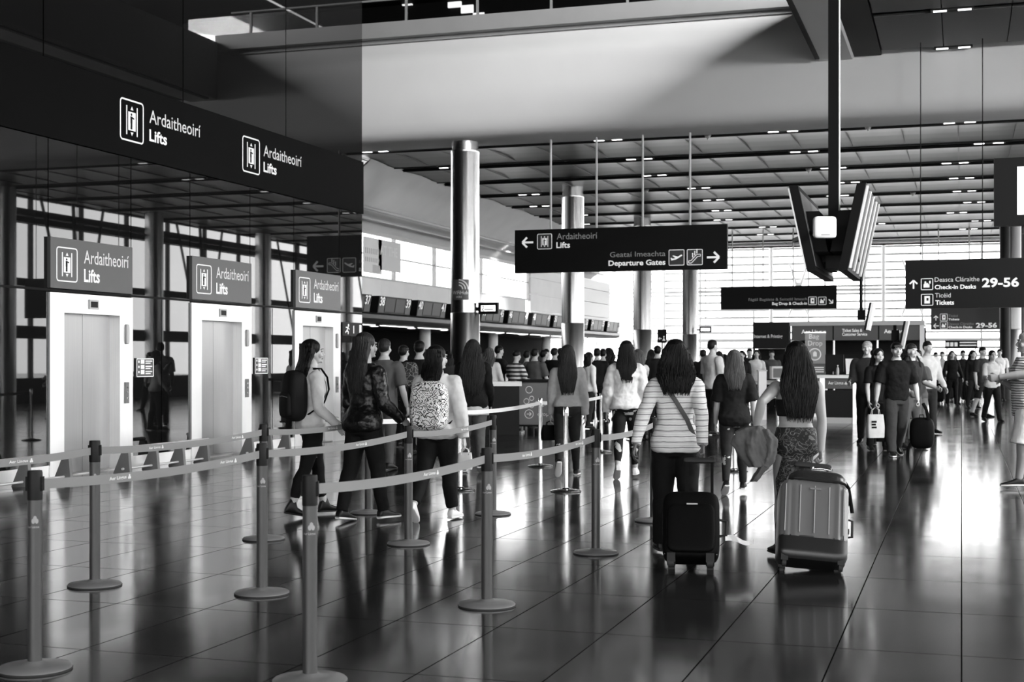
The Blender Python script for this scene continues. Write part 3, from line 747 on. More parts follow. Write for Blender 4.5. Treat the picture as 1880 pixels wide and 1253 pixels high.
# ------------------------------------------------------------------ check-in numbers over the desks
b0 = {}
for k in range(-1, 10):
    y = 39.2+3.2*k; n1, n2 = 38+2*k, 39+2*k
    lab = f'pair of dark screens numbered {n1} and {n2} on the check-in canopy' if n2 <= 56 else f'dark screens with number {n1} at the canopy end'
    t = thing('desk_number_display', lab, 'display', (CX+.02, y, 2.98), R(90), 'numbered screens on the check-in canopy')
    def tilt(b, x0, x1, z0, z1, d0=0, d1=.0):      # screens lean forward
        f = lambda z: -.02-.16*z
        b.add([(x, f(z)+d, z) for d in (d0, d1) for x, z in ((x0,z0),(x1,z0),(x1,z1),(x0,z1))], [(0,1,2,3),(7,6,5,4),(0,4,5,1),(1,5,6,2),(2,6,7,3),(3,7,4,0)])
    b = MB(); tilt(b, 0, 2.62, 0, .52, 0, .3); b.build('casing', M_JET, t)
    b = MB(); tilt(b, .52, 1.28, .06, .47, -.01, 0); tilt(b, 1.34, 2.1, .06, .47, -.01, 0); b.build('screen', mat('dim_screen', .01, .4, spec=.2), t)
    b = MB(); tilt(b, .04, .46, .02, .24, -.01, 0); tilt(b, 2.16, 2.58, .02, .24, -.01, 0); b.build('side_panel', mat('dim_panel', .04, .5), t)
    b = MB(); f = lambda x, z, d: (x, -.02-.16*z-.012, z)
    txt(b, str(n1), .07, .22, .45, .5, bold=.03, wrap=f)
    if n2 <= 56: txt(b, str(n2), 2.17, .22, 2.55, .5, bold=.03, wrap=f)
    b.build('lettering', M_LETTER, t)
# check-in desks below the canopy
dk = None
for k in range(0, 9):
    y = 39.4+3.2*k
    if dk is None:
        dk = thing('check_in_desk', 'pale check-in desk under the dark canopy behind the queue', 'desk', (-17.6, y, 0), R(90), 'desks under the canopy')
        MB().box((0, 0, 0), (2.2, .6, 1.0)).build('body', M_MID, dk); MB().box((-.05, -.08, 1.0), (2.25, .68, 1.06)).build('counter', M_WHITE, dk)
        MB().box((.3, .25, 1.06), (.34, .3, 1.2)).box((.08, .22, 1.2), (.56, .26, 1.5)).build('monitor', M_JET, dk)
    else: copy_tree(dk).location = (-17.6, y, 0)
# poster panels in the upper glazing
t = thing('poster', 'pale poster with white words in the upper check-in glazing', 'poster', (-18.15, YX(695, -18.15), 4.5), R(90))
MB().box((0, 0, 0), (1.9, .03, 1.0)).build('sheet', mat('pale_poster', .75, .6), t)
b = MB(); txt(b, 'AT THE', .12, .5, 1.6, .82, bold=.02); b.build('lettering', M_WHITE, t)
t = thing('poster', 'white poster with a grey block left of the pale one over check-in', 'poster', (-18.15, YX(668, -18.15), 4.35), R(90))
MB().box((0, 0, 0), (1.45, .03, 1.15)).build('sheet', M_WHITE, t)
b = MB()
for i in range(8): b.r2(.1+.15*i, .62, .17+.15*i, .8); b.r2(.1+.15*i, .36, .17+.15*i, .5)
b.r2(.7, .03, 1.3, .28); b.build('print', M_LIGHTG, t)
# wireless hub sticker on the nearest column
t = thing('wireless_sticker', 'grey wireless hub sticker curved round the nearest steel column', 'sticker', (COLX, 34.45, 0))
rr = .375+.004; Dc = DY(853, 34.45)
def wrapc(x, z, d):      # x = angle offset in metres along the surface from the camera-facing line
    a = atan2(-W(853, Dc).y+0, 0-COLX) if False else atan2(-34.45, -COLX)
    q = a+x/rr
    return ((rr+d)*cos(q), (rr+d)*sin(q), z)
zt, zb = zAt(515, Dc), zAt(552, Dc); xs0, xs1 = -.42, .1
b = MB(); n = 14
for i in range(n):
    a0, a1 = xs0+(xs1-xs0)*i/n, xs0+(xs1-xs0)*(i+1)/n
    b.add([wrapc(a0, zb, 0), wrapc(a1, zb, 0), wrapc(a1, zt, 0), wrapc(a0, zt, 0)], [(0,1,2,3)])
b.build('sheet', mat('sticker_grey', .09, .4), t, True)
b = MB(); hh = zt-zb
txt(b, 'WiFiHub', xs0+.05, zb+hh*.27, xs1-.02, zb+hh*.45, bold=.01, wrap=lambda x, z, d: wrapc(x, z, .004)); txt(b, 'HERE', xs0+.17, zb+hh*.1, xs1-.18, zb+hh*.19, wrap=lambda x, z, d: wrapc(x, z, .004))
for r in (.09, .16, .23):
    cx, cz = xs1-.27, zb+hh*.52; pts = [(cx+r*cos(q*pi/16), cz+r*sin(q*pi/16)) for q in range(0, 9)]
    pt2 = [(cx+(r+.035)*cos(q*pi/16), cz+(r+.035)*sin(q*pi/16)) for q in range(0, 9)]
    for i in range(8): b.add([wrapc(*pts[i], .004), wrapc(*pt2[i], .004), wrapc(*pt2[i+1], .004), wrapc(*pts[i+1], .004)], [(0,1,2,3)])
b.build('lettering', M_LETTERD, t)
# small exit boxes
for k, (u0, u1, v0, v1, D, lab) in enumerate(((878, 916, 556, 577, 36.3, 'small lit exit box bracketed to the nearest steel column'), (1284, 1306, 600, 611, 66, 'tiny lit exit box beside the fourth steel column'))):
    p = P(u0, v1, D); w = (u1-u0)*D/F; h = (v1-v0)*D/F
    t = thing('exit_sign', lab, 'sign', p)
    b = MB().box((0, .02, 0), (w, .1, h)); k2 = .07*h/.3
    b.box((0, 0, 0), (w, .02, k2)).box((0, 0, h-k2), (w, .02, h)).box((0, 0, k2), (k2, .02, h-k2)).box((w-k2, 0, k2), (w, .02, h-k2)); b.build('casing', M_JET, t)
    MB().box((k2, .015, k2), (w-k2, .02, h-k2)).build('screen', M_SCREEN, t)
    b = MB(); b.line2([(w*.3, h*.4), (w*.75, h*.4)], h*.09, d=-.012); b.line2([(w*.28, h*.55), (w*.18, h*.4), (w*.28, h*.25)], h*.08, d=-.012); b.disc2(w*.24, h*.65, h*.07, d=-.012); b.build('pictogram', M_MID, t)
    MB().box((-.12, .04, h*.3), (0, .08, h*.6)).build('bracket', M_DARK, t)
    if k: MB().cyl((w/2, .06, h), (w/2, .06, 7.36-p.z), .015, 8).build('rod', M_LIGHTG, t)
# wall sign near the third column: dark panel with arrow and figure
p = P(1207, 630, 64); t = thing('direction_sign', 'small dark sign with an arrow and a figure right of the third column', 'sign', p)
MB().box((0, 0, 0), (.42, .05, .62)).build('board', M_DARK, t)
b = MB(); arrow(b, .13, .2, .14, pi); b.p2([(.23, .1), (.37, .1), (.3, .25)]); b.disc2(.3, .28, .035); b.build('pictogram', M_LETTER, t)
MB().box((.18, .01, -p.z), (.24, .05, 0)).build('post', M_MID, t)
# small sign over the far doors
p = P(1735, 640, 70); t = thing('gate_sign', 'long low white and dark sign over the far doorway', 'sign', p)
MB().box((0, 0, 0), (1.55, .1, .4)).build('board', M_DARK, t)
b = MB()
for i in range(3): b.r2(.05+.2*i, .1, .2+.2*i, .3)
b.r2(.7, .12, 1.5, .18); b.r2(.7, .26, 1.5, .32); b.build('lettering', M_LETTER, t)
for x in (.1, 1.45): MB().box((x-.03, .02, -p.z), (x+.03, .08, 0)).build('post', M_LIGHTG, t)

# ------------------------------------------------------------------ airline ticket kiosk and internet booth
Yk = 46.0; Dk = DY(1560, Yk)
def kx(u): return XY(u, Yk)
t = thing('ticket_kiosk', 'dark ticket and service kiosk with a lettered fascia and pale rim', 'kiosk', (kx(1453), Yk, 0))
kw = kx(1697)-kx(1453)
MB().box((0, .05, zAt(625, Dk)), (kw-.1, 2.4, zAt(598, Dk))).build('fascia', mat('kiosk_fascia', .07, .4), t)
MB().box((-.05, -.05, zAt(598, Dk)), (kw, 2.5, zAt(590, Dk))).build('roof_rim', M_LIGHTG, t)
MB().box((kw-.14, 0, 0), (kw, .14, zAt(598, Dk))).build('post', M_WHITE, t)
for u in (1530, 1610): MB().cyl((kx(u)-kx(1453), .2, 0), (kx(u)-kx(1453), .2, zAt(622, Dk)), .035, 10).build('post', M_STEEL, t)
MB().box((0, 2.3, 0), (kw, 2.4, zAt(600, Dk))).build('back_wall', M_DARK, t)
MB().box((.3, 1.0, 0), (kw-.3, 1.5, 1.05)).build('counter', M_DARK, t)
b = MB()
for u in (1529.5, 1613): b.r2(kx(u)-kx(1453)-.02, zAt(624, Dk), kx(u)-kx(1453)+.02, zAt(599, Dk), d=-.04)
b.build('fascia_joint', M_BLACK, t)
b = MB()
def ft(s, u0, v0, u1, v1, bold=.02): words(t, M_LETTER, [(s, (kx(u0)-kx(1453), zAt(v1, Dk), kx(u1)-kx(1453), zAt(v0, Dk)), bold)], d=-.045)
ft('Aer Lingus', 1471, 605, 1516, 615); ft('Ticket Sales &', 1546, 604, 1583, 610); ft('Customer Service', 1546, 611, 1592, 617); ft('Aer Lingus', 1623, 605, 1666, 615)
t = thing('internet_booth', 'black internet and printing booth left of the ticket kiosk', 'booth', (kx(1384), Yk-.2, 0)); bw = kx(1450)-kx(1384)
MB().box((0, 0, zAt(640, Dk)), (bw, .5, zAt(591, Dk))).build('fascia', M_DARK, t); MB().box((0, 1.2, 0), (bw, 1.3, zAt(640, Dk))).build('back_wall', M_DARK, t)
MB().box((0, .2, .9), (bw, 1.2, .95)).build('shelf', M_BLACK, t)
for x in (.03, bw-.03): MB().box((x-.03, .02, 0), (x+.03, .1, zAt(640, Dk))).build('post', M_BLACK, t)
b = MB(); txt(b, 'Internet & Printing', .04, zAt(622.5, Dk), bw*.82, zAt(614, Dk), bold=.02); b.build('lettering', M_LETTERD, t)

# bag drop desk and roll-up banner
Yd = 34.6; Dd = DY(1540, Yd); x0, x1 = XY(1505, Yd), XY(1575, Yd); dw = x1-x0
t = thing('bag_drop_desk', 'white framed dark airline desk behind the woman with the patterned skirt', 'desk', (x0, Yd, 0))
MB().box((-.06, -.08, 1.1), (dw+.1, .75, 1.17)).build('counter', M_WHITE, t)
for xx in (0, dw-.12): MB().box((xx, 0, 0), (xx+.12, .7, 1.1)).build('side_panel', M_STEEL, t)
MB().box((.12, .03, .14), (dw-.12, .08, .8)).build('front_panel', M_DARK, t); MB().box((.12, .02, .84), (dw-.12, .08, 1.1)).build('header', M_PLATE, t)
MB().box((.12, .03, 0), (dw-.12, .1, .14)).build('plinth', M_LIGHTG, t)
b = MB(); txt(b, 'Aer Lingus', .2, .92, .56, 1.02, d=-.016, bold=.02); shamrock(b, .62, .97, .07, d=-.016); b.build('lettering', M_LETTERD, t)
t = thing('desk_monitor', 'dark monitor seen from behind on the white bag drop desk', 'monitor', (x0+.3, Yd+.35, 1.17))
MB().box((-.2, 0, .08), (.24, .05, .5)).build('casing', M_JET, t); MB().box((-.1, -.05, 0), (.14, .12, .015)).box((0, .02, .01), (.04, .05, .1)).build('stand', M_JET, t)
t = thing('paper_stand', 'bright white slanted sheet holder on the right of the desk', 'holder', (x0+.78, Yd+.25, 1.17))
MB().add([(-.17, 0, .02), (.08, 0, .02), (.14, .12, .4), (-.2, .12, .4), (-.17, .02, .02), (.08, .02, .02), (.14, .14, .4), (-.2, .14, .4)], [(0,1,2,3),(7,6,5,4),(0,4,5,1),(1,5,6,2),(2,6,7,3),(3,7,4,0)]).build('sheet', M_WHITE, t)
MB().box((-.1, -.02, 0), (.06, .16, .02)).build('stand', M_LIGHTG, t)
t = thing('water_bottle', 'small clear bottle standing on the white desk counter', 'bottle', (x0+.42, Yd+.08, 1.17))
MB().lathe([(.032, 0), (.035, .02), (.035, .14), (.03, .17), (.013, .2), (.013, .22)], 16).build('body', mat('bottle_plastic', .35, .2), t, True); MB().lathe([(.016, .22), (.016, .245)], 12).build('cap', M_WHITE, t)
p = W(1478, 38.0); t = thing('roll_up_banner', 'pale roll-up bag drop banner with a suitcase ring', 'banner', (p.x, p.y, 0)); bw = (1515-1478)*38/F; bt = zAt(612, 38)
MB().box((0, 0, .08), (bw, .02, bt)).build('sheet', mat('banner_grey', .5, .6), t); MB().box((-.03, -.1, 0), (bw+.03, .14, .08)).build('base', M_STEEL, t)
MB().box((-.01, -.01, bt), (bw+.01, .03, bt+.03)).build('top_bar', M_STEEL, t)
MB().r2(0, .09, bw, zAt(668, 38), d=.001, t=.001).build('lower_print', M_MID, t)
b = MB(); kz = lambda v: zAt(v, 38)
words(t, mat('banner_white', .85, .5, emit=.1), [('Bag', (bw*.2, kz(625), bw*.68, kz(614)), 0), ('Drop', (bw*.14, kz(638), bw*.84, kz(626)), 0)]); b.ring2(bw*.48, kz(651), .155, .03); b.r2(bw*.48-.05, kz(655), bw*.48+.05, kz(647)); b.r2(bw*.48-.025, kz(647), bw*.48+.025, kz(645.5))
for i in range(3): b.r2(bw*.45, kz(676+4*i), bw*.92, kz(674+4*i))
b.disc2(bw*.25, kz(676), .05); b.build('pictogram', mat('banner_white', .85), t)

# information board on legs among the queue
D = 29.4; p = W(953, D); w = (1022-953)*D/F; z0, z1 = zAt(780, D), zAt(702, D)
t = thing('information_board', 'grey baggage information board with ringed symbols on a low stand', 'sign', (p.x, p.y, 0), A*.4)
MB().box((0, 0, z0), (w, .04, z1)).build('board', mat('info_grey', .16, .5), t); MB().box((-.04, -.05, z1), (w+.3, .3, z1+.06)).build('top_bar', M_JET, t); MB().box((-.02, -.02, z0-.04), (w+.02, .06, z0)).build('lower_bar', M_JET, t)
for xx in (.06, w-.06): MB().box((xx-.02, -.18, 0), (xx+.02, .22, .04)).box((xx-.02, 0, .04), (xx+.02, .04, z0)).build('foot', M_STEEL, t)
b = MB(); H0 = z1-z0
for i, (cx, cz, r) in enumerate(((.27, .82, .07), (.2, .55, .055), (.34, .62, .045), (.34, .45, .045), (.27, .25, .09))): b.ring2(w*cx, z0+H0*cz, r, .014)
arrow(b, w*.27, z0+H0*.25, .1, 0); words(t, M_LETTERD, [('Bags to', (w*.45, z0+H0*.42, w*.92, z0+H0*.55), 0), ('drop', (w*.5, z0+H0*.18, w*.8, z0+H0*.3), 0)]); b.build('pictogram', M_LETTERD, t)
# white counter beside it
D = 28.6; p = W(858, D); q = W(958, D); t = thing('queue_counter', 'low counter with a bright white top behind the long-haired woman', 'counter', (p.x, p.y, 0), atan2((q-p).y, (q-p).x)); L = (q-p).length
MB().box((0, 0, 1.0), (L, .5, 1.09)).build('counter_top', M_WHITE, t); MB().box((.05, .05, 0), (L-.05, .45, 1.0)).build('body', M_DARK, t)

# ------------------------------------------------------------------ queue stanchions and their belts
PH = .985
M_POST = mat('grey_post', .05, .4, .3, var=.05, vscale=20)
M_POSTTOP = mat('dark_post_head', .006, .5, spec=.2)
M_BASE = mat('steel_base', .3, .35, .45)
M_BELT = mat('grey_belt', .20, .6, bump=.15, bscale=300)
M_BELTW = mat('pale_belt', .68, .6)
def stanchion(u, v, label, chrome=False, group='queue stanchions', logo=True):
    p = G(u, v); t = thing('stanchion', label, 'stanchion', p, A, group)
    r = .026 if chrome else .035
    MB().lathe([(.176, 0), (.178, .012), (.17, .02), (.1, .03), (.05, .036), (.04, .045), (.001, .046)], 40).build('base', M_BASE if not chrome else M_CHROME, t, True)
    MB().lathe([(.180, .0), (.1805, .008), (.179, .0085)], 40).build('base_rim', M_RUBBER, t, True)
    MB().lathe([(r, .03), (r, .84 if not chrome else PH-.06)], 24).build('post', M_CHROME if chrome else M_POST, t, True)
    hd = MB().lathe([(r*1.04, .84 if not chrome else PH-.07), (r*1.06, .845), (r*1.06, PH-.012), (r*.98, PH), (.001, PH)] if not chrome else [(r*1.1, PH-.07), (r*1.1, PH-.005), (r, PH), (.001, PH)], 24).build('head', M_CHROME if chrome else M_POSTTOP, t, True)
    MB().box((r*.5, -.018, PH-.10), (r*1.18, .018, PH-.03)).box((-r*1.18, -.018, PH-.10), (-r*.5, .018, PH-.03)).build('belt_slot', M_BLACK if not chrome else M_CHROME, hd)
    if logo and not chrome:
        b = MB(); f = lambda x, z, d: (( r+.002)*sin(x/r), -(r+.002)*cos(x/r), z)
        txt(b, 'Aer Lingus', -.028, .70, .032, .715, bold=.02, wrap=f)
        for a in (90, 210, 330):
            cx, cz = .012+.009*cos(R(a)), .742+.009*sin(R(a)); vs = [f(cx+.0085*cos(2*pi*i/10), cz+.013*sin(2*pi*i/10), 0) for i in range(10)]; b.add(vs, [tuple(range(10))])
        b.build('lettering', mat('faint_lettering', .3), t)
    t['p'] = 0; del t['p']
    return t, p
def belt(a, b, m=None, sag=.03, words=1, hgt=.05):
    ta, pa = a; tb, pb = b; d = Vector((pb-pa)); L = d.length; ang = atan2(d.y, d.x)-ta.rotation_euler.z
    n = 14; top = PH-.045
    def zz(s): return top-sag*4*s*(1-s)
    mb = MB(); r0 = .04
    for i in range(n):
        s0, s1 = i/n, (i+1)/n; xa, xb = r0+(L-2*r0)*s0, r0+(L-2*r0)*s1
        mb.add([(xa, -.0015, zz(s0)-hgt), (xb, -.0015, zz(s1)-hgt), (xb, -.0015, zz(s1)), (xa, -.0015, zz(s0)), (xa, .0015, zz(s0)-hgt), (xb, .0015, zz(s1)-hgt), (xb, .0015, zz(s1)), (xa, .0015, zz(s0))],
               [(0,1,2,3), (7,6,5,4), (0,4,5,1), (2,6,7,3)])
    o = mb.build('belt', m or M_BELT, ta); o.rotation_euler = (0, 0, ang)
    if words:
        w = MB()
        # the face that looks at the camera carries the words
        nx = Vector((-sin(ang+ta.rotation_euler.z), cos(ang+ta.rotation_euler.z), 0)); mid = (pa+pb)/2
        front = -1 if nx.dot(Vector((0,0,0))-mid) < 0 else 1
        for k in range(words):
            s = (k+.62)/words; x = L*s; z = zz(s)-hgt*.5
            f = (lambda q, zq, dd: (x-q*front, front*.004, zq))
            txt(w, 'Aer Lingus', -.1, z-.012, .06, z+.012, bold=.02, wrap=f)
            for aa in (90, 210, 330):
                cx, cz = .09+.008*cos(R(aa)), z+.008*sin(R(aa)); w.add([f(cx+.008*cos(2*pi*i/8), cz+.008*sin(2*pi*i/8), 0) for i in range(8)], [tuple(range(8))])
        w.build('lettering', M_LETTERD, o)
    return o
sA = stanchion(64, 1230, 'grey stanchion nearest the bottom left corner')
sB = stanchion(174, 1076, 'grey stanchion standing before the nearest lift doors')
sC = stanchion(481, 1091, 'grey stanchion left of centre, belts leaving it both ways, front of two in line')
sD = stanchion(484, 991, 'grey stanchion just behind another, left of the woman with the dark backpack')
sE = stanchion(569, 1253, 'grey stanchion cut by the bottom edge of the photo')
sF = stanchion(750, 1000, 'grey stanchion between the leather jacket woman and the white backpack')
sG = stanchion(894, 1113, 'grey stanchion in the centre foreground joined to the bottom edge one')
sH = stanchion(1094, 1017, 'grey stanchion left of the striped jacket woman')
sI = stanchion(1200, 958, 'grey stanchion half hidden by the striped jacket woman')
sJ = stanchion(676, 943, 'grey stanchion behind the leather jacket woman')
sK = stanchion(905, 945, 'grey stanchion below the long-haired woman in black')
sL = stanchion(1039, 903, 'chrome stanchion before the grey sweater woman', True)
sM = stanchion(992, 857, 'chrome stanchion before the information board', True)
sN = stanchion(845, 901, 'chrome stanchion beside the patterned backpack woman', True)
sO = stanchion(1104, 831, 'chrome stanchion beside the white sweater woman', True)
sP = stanchion(1349, 866, 'chrome stanchion behind the dark shirt girl', True)
sZ = stanchion(-230, 1160, 'grey stanchion outside the left edge')
belt(sA, sC, words=2); belt(sC, sF); belt(sF, sK); belt(sE, sG); belt(sG, sH, words=2); belt(sH, sI); belt(sZ, sB); belt(sB, sD, words=2); belt(sD, sJ); belt(sJ, sN, M_BELTW, words=0); belt(sN, sM, M_BELTW, words=0); belt(sM, sO, M_BELTW, words=0)
# far queue maze: chrome posts with pale belts
ms = thing('stanchion', 'slim chrome stanchion with pale belts in the far queue maze', 'stanchion', (0, 0, 0), 0, 'chrome posts of the far queue maze')
MB().lathe([(.17, 0), (.17, .015), (.04, .03), (.03, .04)], 20).build('base', M_CHROME, ms, True); MB().lathe([(.028, .03), (.028, PH-.01), (.02, PH), (.001, PH)], 14).build('post', M_CHROME, ms, True)
def mbelt(L, z):
    mb = MB()
    for i in range(6):
            s0, s1 = i/6, (i+1)/6; q = lambda s: z-.03*4*s*(1-s)
            mb.add([(.03+(L-.06)*s0, y, q(s0)+h) for y in (-.0015, .0015) for h in (-.05, 0)]+[(.03+(L-.06)*s1, y, q(s1)+h) for y in (-.0015, .0015) for h in (-.05, 0)], [(0,1,5,4), (2,6,7,3), (1,3,7,5), (0,4,6,2)])
    return mb
for z in (PH-.05, .55): mbelt(2.1, z).build('belt', M_BELTW, ms)
first = True
for yy in (39.2, 40.7, 42.2, 43.6):
    for i in range(4):
        x = -10.5+2.1*i
        o = ms if first else copy_tree(ms); first = False; o.location = (x, yy, 0)
# ------------------------------------------------------------------ people
BAKE = []
_cl = {}
def clouds(sc):
    if sc not in _cl:
        t = bpy.data.textures.new('folds', 'CLOUDS'); t.noise_scale = sc; t.noise_depth = 2; _cl[sc] = t
    return _cl[sc]
def melt(mb, name, m, parent, vox, fold=0.0, fs=.12, it=3):
    """fuse overlapping closed shapes into one skin"""
    o = mb.build(name, m, parent)
    r = o.modifiers.new('r', 'REMESH'); r.mode = 'VOXEL'; r.voxel_size = vox; r.use_smooth_shade = True
    s = o.modifiers.new('s', 'SMOOTH'); s.factor = .5; s.iterations = it
    if fold:
        d = o.modifiers.new('d', 'DISPLACE'); d.texture = clouds(fs); d.texture_coords = 'GLOBAL'; d.strength = fold; d.mid_level = .5
    BAKE.append((o, m)); return o

def skin_mat(n, c): return mat('skin_'+n, c, .5, var=.05, vscale=14, bump=.05, bscale=120)
SK = {'light': skin_mat('light', .42), 'mid': skin_mat('mid', .26), 'dark': skin_mat('dark', .10)}
def hair_mat(n, c):
    m = mat('hair_'+n, c, .42, var=.5, vscale=1.0, bump=.5, bscale=1.0, spec=.12, stretch=(60, 60, 5)); return m
HM = {'black': hair_mat('black', .004), 'dark': hair_mat('dark', .008), 'brown': hair_mat('brown', .018), 'fair': hair_mat('fair', .07), 'grey': hair_mat('grey', .3)}
def cloth(n, c, **k): return mat('cloth_'+n, c, k.pop('rough', .8), spec=.2, bump=.12, bscale=260, var=.12, vscale=9, **k)
CL = {'black': cloth('black', .003), 'char': cloth('charcoal', .008), 'dgrey': cloth('dark_grey', .02), 'denim': cloth('denim', .035), 'ldenim': cloth('pale_denim', .11),
      'mid': cloth('mid_grey', .08), 'grey': cloth('grey', .2), 'light': cloth('light', .52), 'white': cloth('white', .78), 'leather': mat('black_leather', .004, .35, bump=.4, bscale=30, spec=.35)}
M_SHOE = mat('dark_shoe', .005, .45, spec=.3); M_SHOEW = mat('white_shoe', .75, .5); M_SOLE = mat('white_sole', .7, .6); M_SOLED = mat('dark_sole', .015, .7)
M_EYE = mat('eye_white', .3, .2); M_IRIS = mat('eye_dark', .01, .2); M_LIP = mat('lips', .16, .45); M_BROW = mat('eyebrow_hair', .015, .7)

def striped(name, base, dark, period, width, thin=0.0):
    m = mat(name, base, .8, bump=.1, bscale=200); n, l, b = nodes_of(m)
    tc = n.new('ShaderNodeTexCoord'); sp = n.new('ShaderNodeSeparateXYZ'); l.new(tc.outputs['Object'], sp.inputs[0])
    ns = n.new('ShaderNodeTexNoise'); ns.inputs['Scale'].default_value = 7; l.new(tc.outputs['Object'], ns.inputs[0])
    ma = n.new('ShaderNodeMath'); ma.operation = 'MULTIPLY_ADD'; ma.inputs[1].default_value = .02; l.new(ns.outputs[0], ma.inputs[0]); l.new(sp.outputs['Z'], ma.inputs[2])
    def band(per, w):
        a = n.new('ShaderNodeMath'); a.operation = 'DIVIDE'; a.inputs[1].default_value = per; l.new(ma.outputs[0], a.inputs[0])
        f = n.new('ShaderNodeMath'); f.operation = 'FRACT'; l.new(a.outputs[0], f.inputs[0])
        c = n.new('ShaderNodeMath'); c.operation = 'LESS_THAN'; c.inputs[1].default_value = w; l.new(f.outputs[0], c.inputs[0]); return c
    c = band(period, width); out = c.outputs[0]
    if thin:
        c2 = band(period/2.5, thin); mxx = n.new('ShaderNodeMath'); mxx.operation = 'MULTIPLY_ADD'; mxx.inputs[1].default_value = .3; mxx.use_clamp = True
        l.new(c2.outputs[0], mxx.inputs[0]); l.new(c.outputs[0], mxx.inputs[2]); out = mxx.outputs[0]
    mx = n.new('ShaderNodeMix'); mx.data_type = 'RGBA'; l.new(out, mx.inputs[0])
    mx.inputs[6].default_value = (base,)*3+(1,); mx.inputs[7].default_value = (dark,)*3+(1,); l.new(mx.outputs[2], b.inputs['Base Color']); return m
def patterned(name, base, ink, scale, edge, warp=.3, dots=.16, scrib=0):
    m = mat(name, base, .75); n, l, b = nodes_of(m)
    tc = n.new('ShaderNodeTexCoord'); ns = n.new('ShaderNodeTexNoise'); ns.inputs['Scale'].default_value = scale*.7; l.new(tc.outputs['Object'], ns.inputs[0])
    mx0 = n.new('ShaderNodeMix'); mx0.data_type = 'RGBA'; mx0.inputs[0].default_value = warp*.2; l.new(tc.outputs['Object'], mx0.inputs[6]); l.new(ns.outputs['Color'], mx0.inputs[7])
    v = n.new('ShaderNodeTexVoronoi'); v.feature = 'DISTANCE_TO_EDGE'; v.distance = 'EUCLIDEAN'; v.inputs['Scale'].default_value = scale; l.new(mx0.outputs[2], v.inputs['Vector'])
    v2 = n.new('ShaderNodeTexVoronoi'); v2.inputs['Scale'].default_value = scale*2.2; v2.distance = 'MANHATTAN'; l.new(mx0.outputs[2], v2.inputs['Vector'])
    a = n.new('ShaderNodeMath'); a.operation = 'LESS_THAN'; a.inputs[1].default_value = edge; l.new(v.outputs['Distance'], a.inputs[0])
    c = n.new('ShaderNodeMath'); c.operation = 'LESS_THAN'; c.inputs[1].default_value = dots
    if scrib:
        k1 = n.new('ShaderNodeMath'); k1.operation = 'MULTIPLY'; k1.inputs[1].default_value = scrib; l.new(v2.outputs['Distance'], k1.inputs[0])
        k2 = n.new('ShaderNodeMath'); k2.operation = 'FRACT'; l.new(k1.outputs[0], k2.inputs[0]); l.new(k2.outputs[0], c.inputs[0])
    else: l.new(v2.outputs['Distance'], c.inputs[0])
    d = n.new('ShaderNodeMath'); d.operation = 'MAXIMUM'; l.new(a.outputs[0], d.inputs[0]); l.new(c.outputs[0], d.inputs[1])
    mx = n.new('ShaderNodeMix'); mx.data_type = 'RGBA'; l.new(d.outputs[0], mx.inputs[0]); mx.inputs[6].default_value = (base,)*3+(1,); mx.inputs[7].default_value = (ink,)*3+(1,)
    l.new(mx.outputs[2], b.inputs['Base Color']); return m
M_JACKET = striped('striped_jacket', .64, .13, .043, .15, .2)
M_POLO = striped('fine_striped_polo', .72, .12, .03, .42)
M_BOLD = striped('bold_striped_shirt', .6, .02, .09, .5)
M_SKIRT = patterned('ornate_skirt', .003, .12, 10, .012, .9, .17, 1.7)
M_GRAFF = patterned('inked_backpack', .72, .005, 9, .012, .5, .32, 2.0)
M_SWEAT = mat('mottled_white_sweater', .72, .85, var=.22, vscale=7, bump=.1, bscale=200)
M_PLAID = patterned('plaid_backpack', .02, .3, 14, .03, .3)

TORSO = {'f': [(.455,.062,.055,-.004),(.49,.094,.068,-.012),(.525,.101,.073,-.014),(.57,.090,.062,-.004),(.62,.074,.052,.004),(.66,.076,.053,.005),(.71,.084,.060,.006),(.755,.090,.062,.002),(.785,.094,.054,-.004),(.805,.079,.046,-.008),(.822,.056,.040,-.009),(.838,.038,.036,-.008),(.865,.030,.033,-.002)],
         'm': [(.455,.062,.058,-.004),(.49,.090,.066,-.010),(.525,.094,.068,-.010),(.57,.090,.062,-.002),(.62,.087,.058,.002),(.66,.090,.060,.004),(.71,.099,.066,.004),(.755,.108,.068,.0),(.785,.112,.060,-.004),(.806,.094,.051,-.008),(.824,.066,.045,-.009),(.842,.045,.041,-.008),(.868,.036,.036,-.002)]}

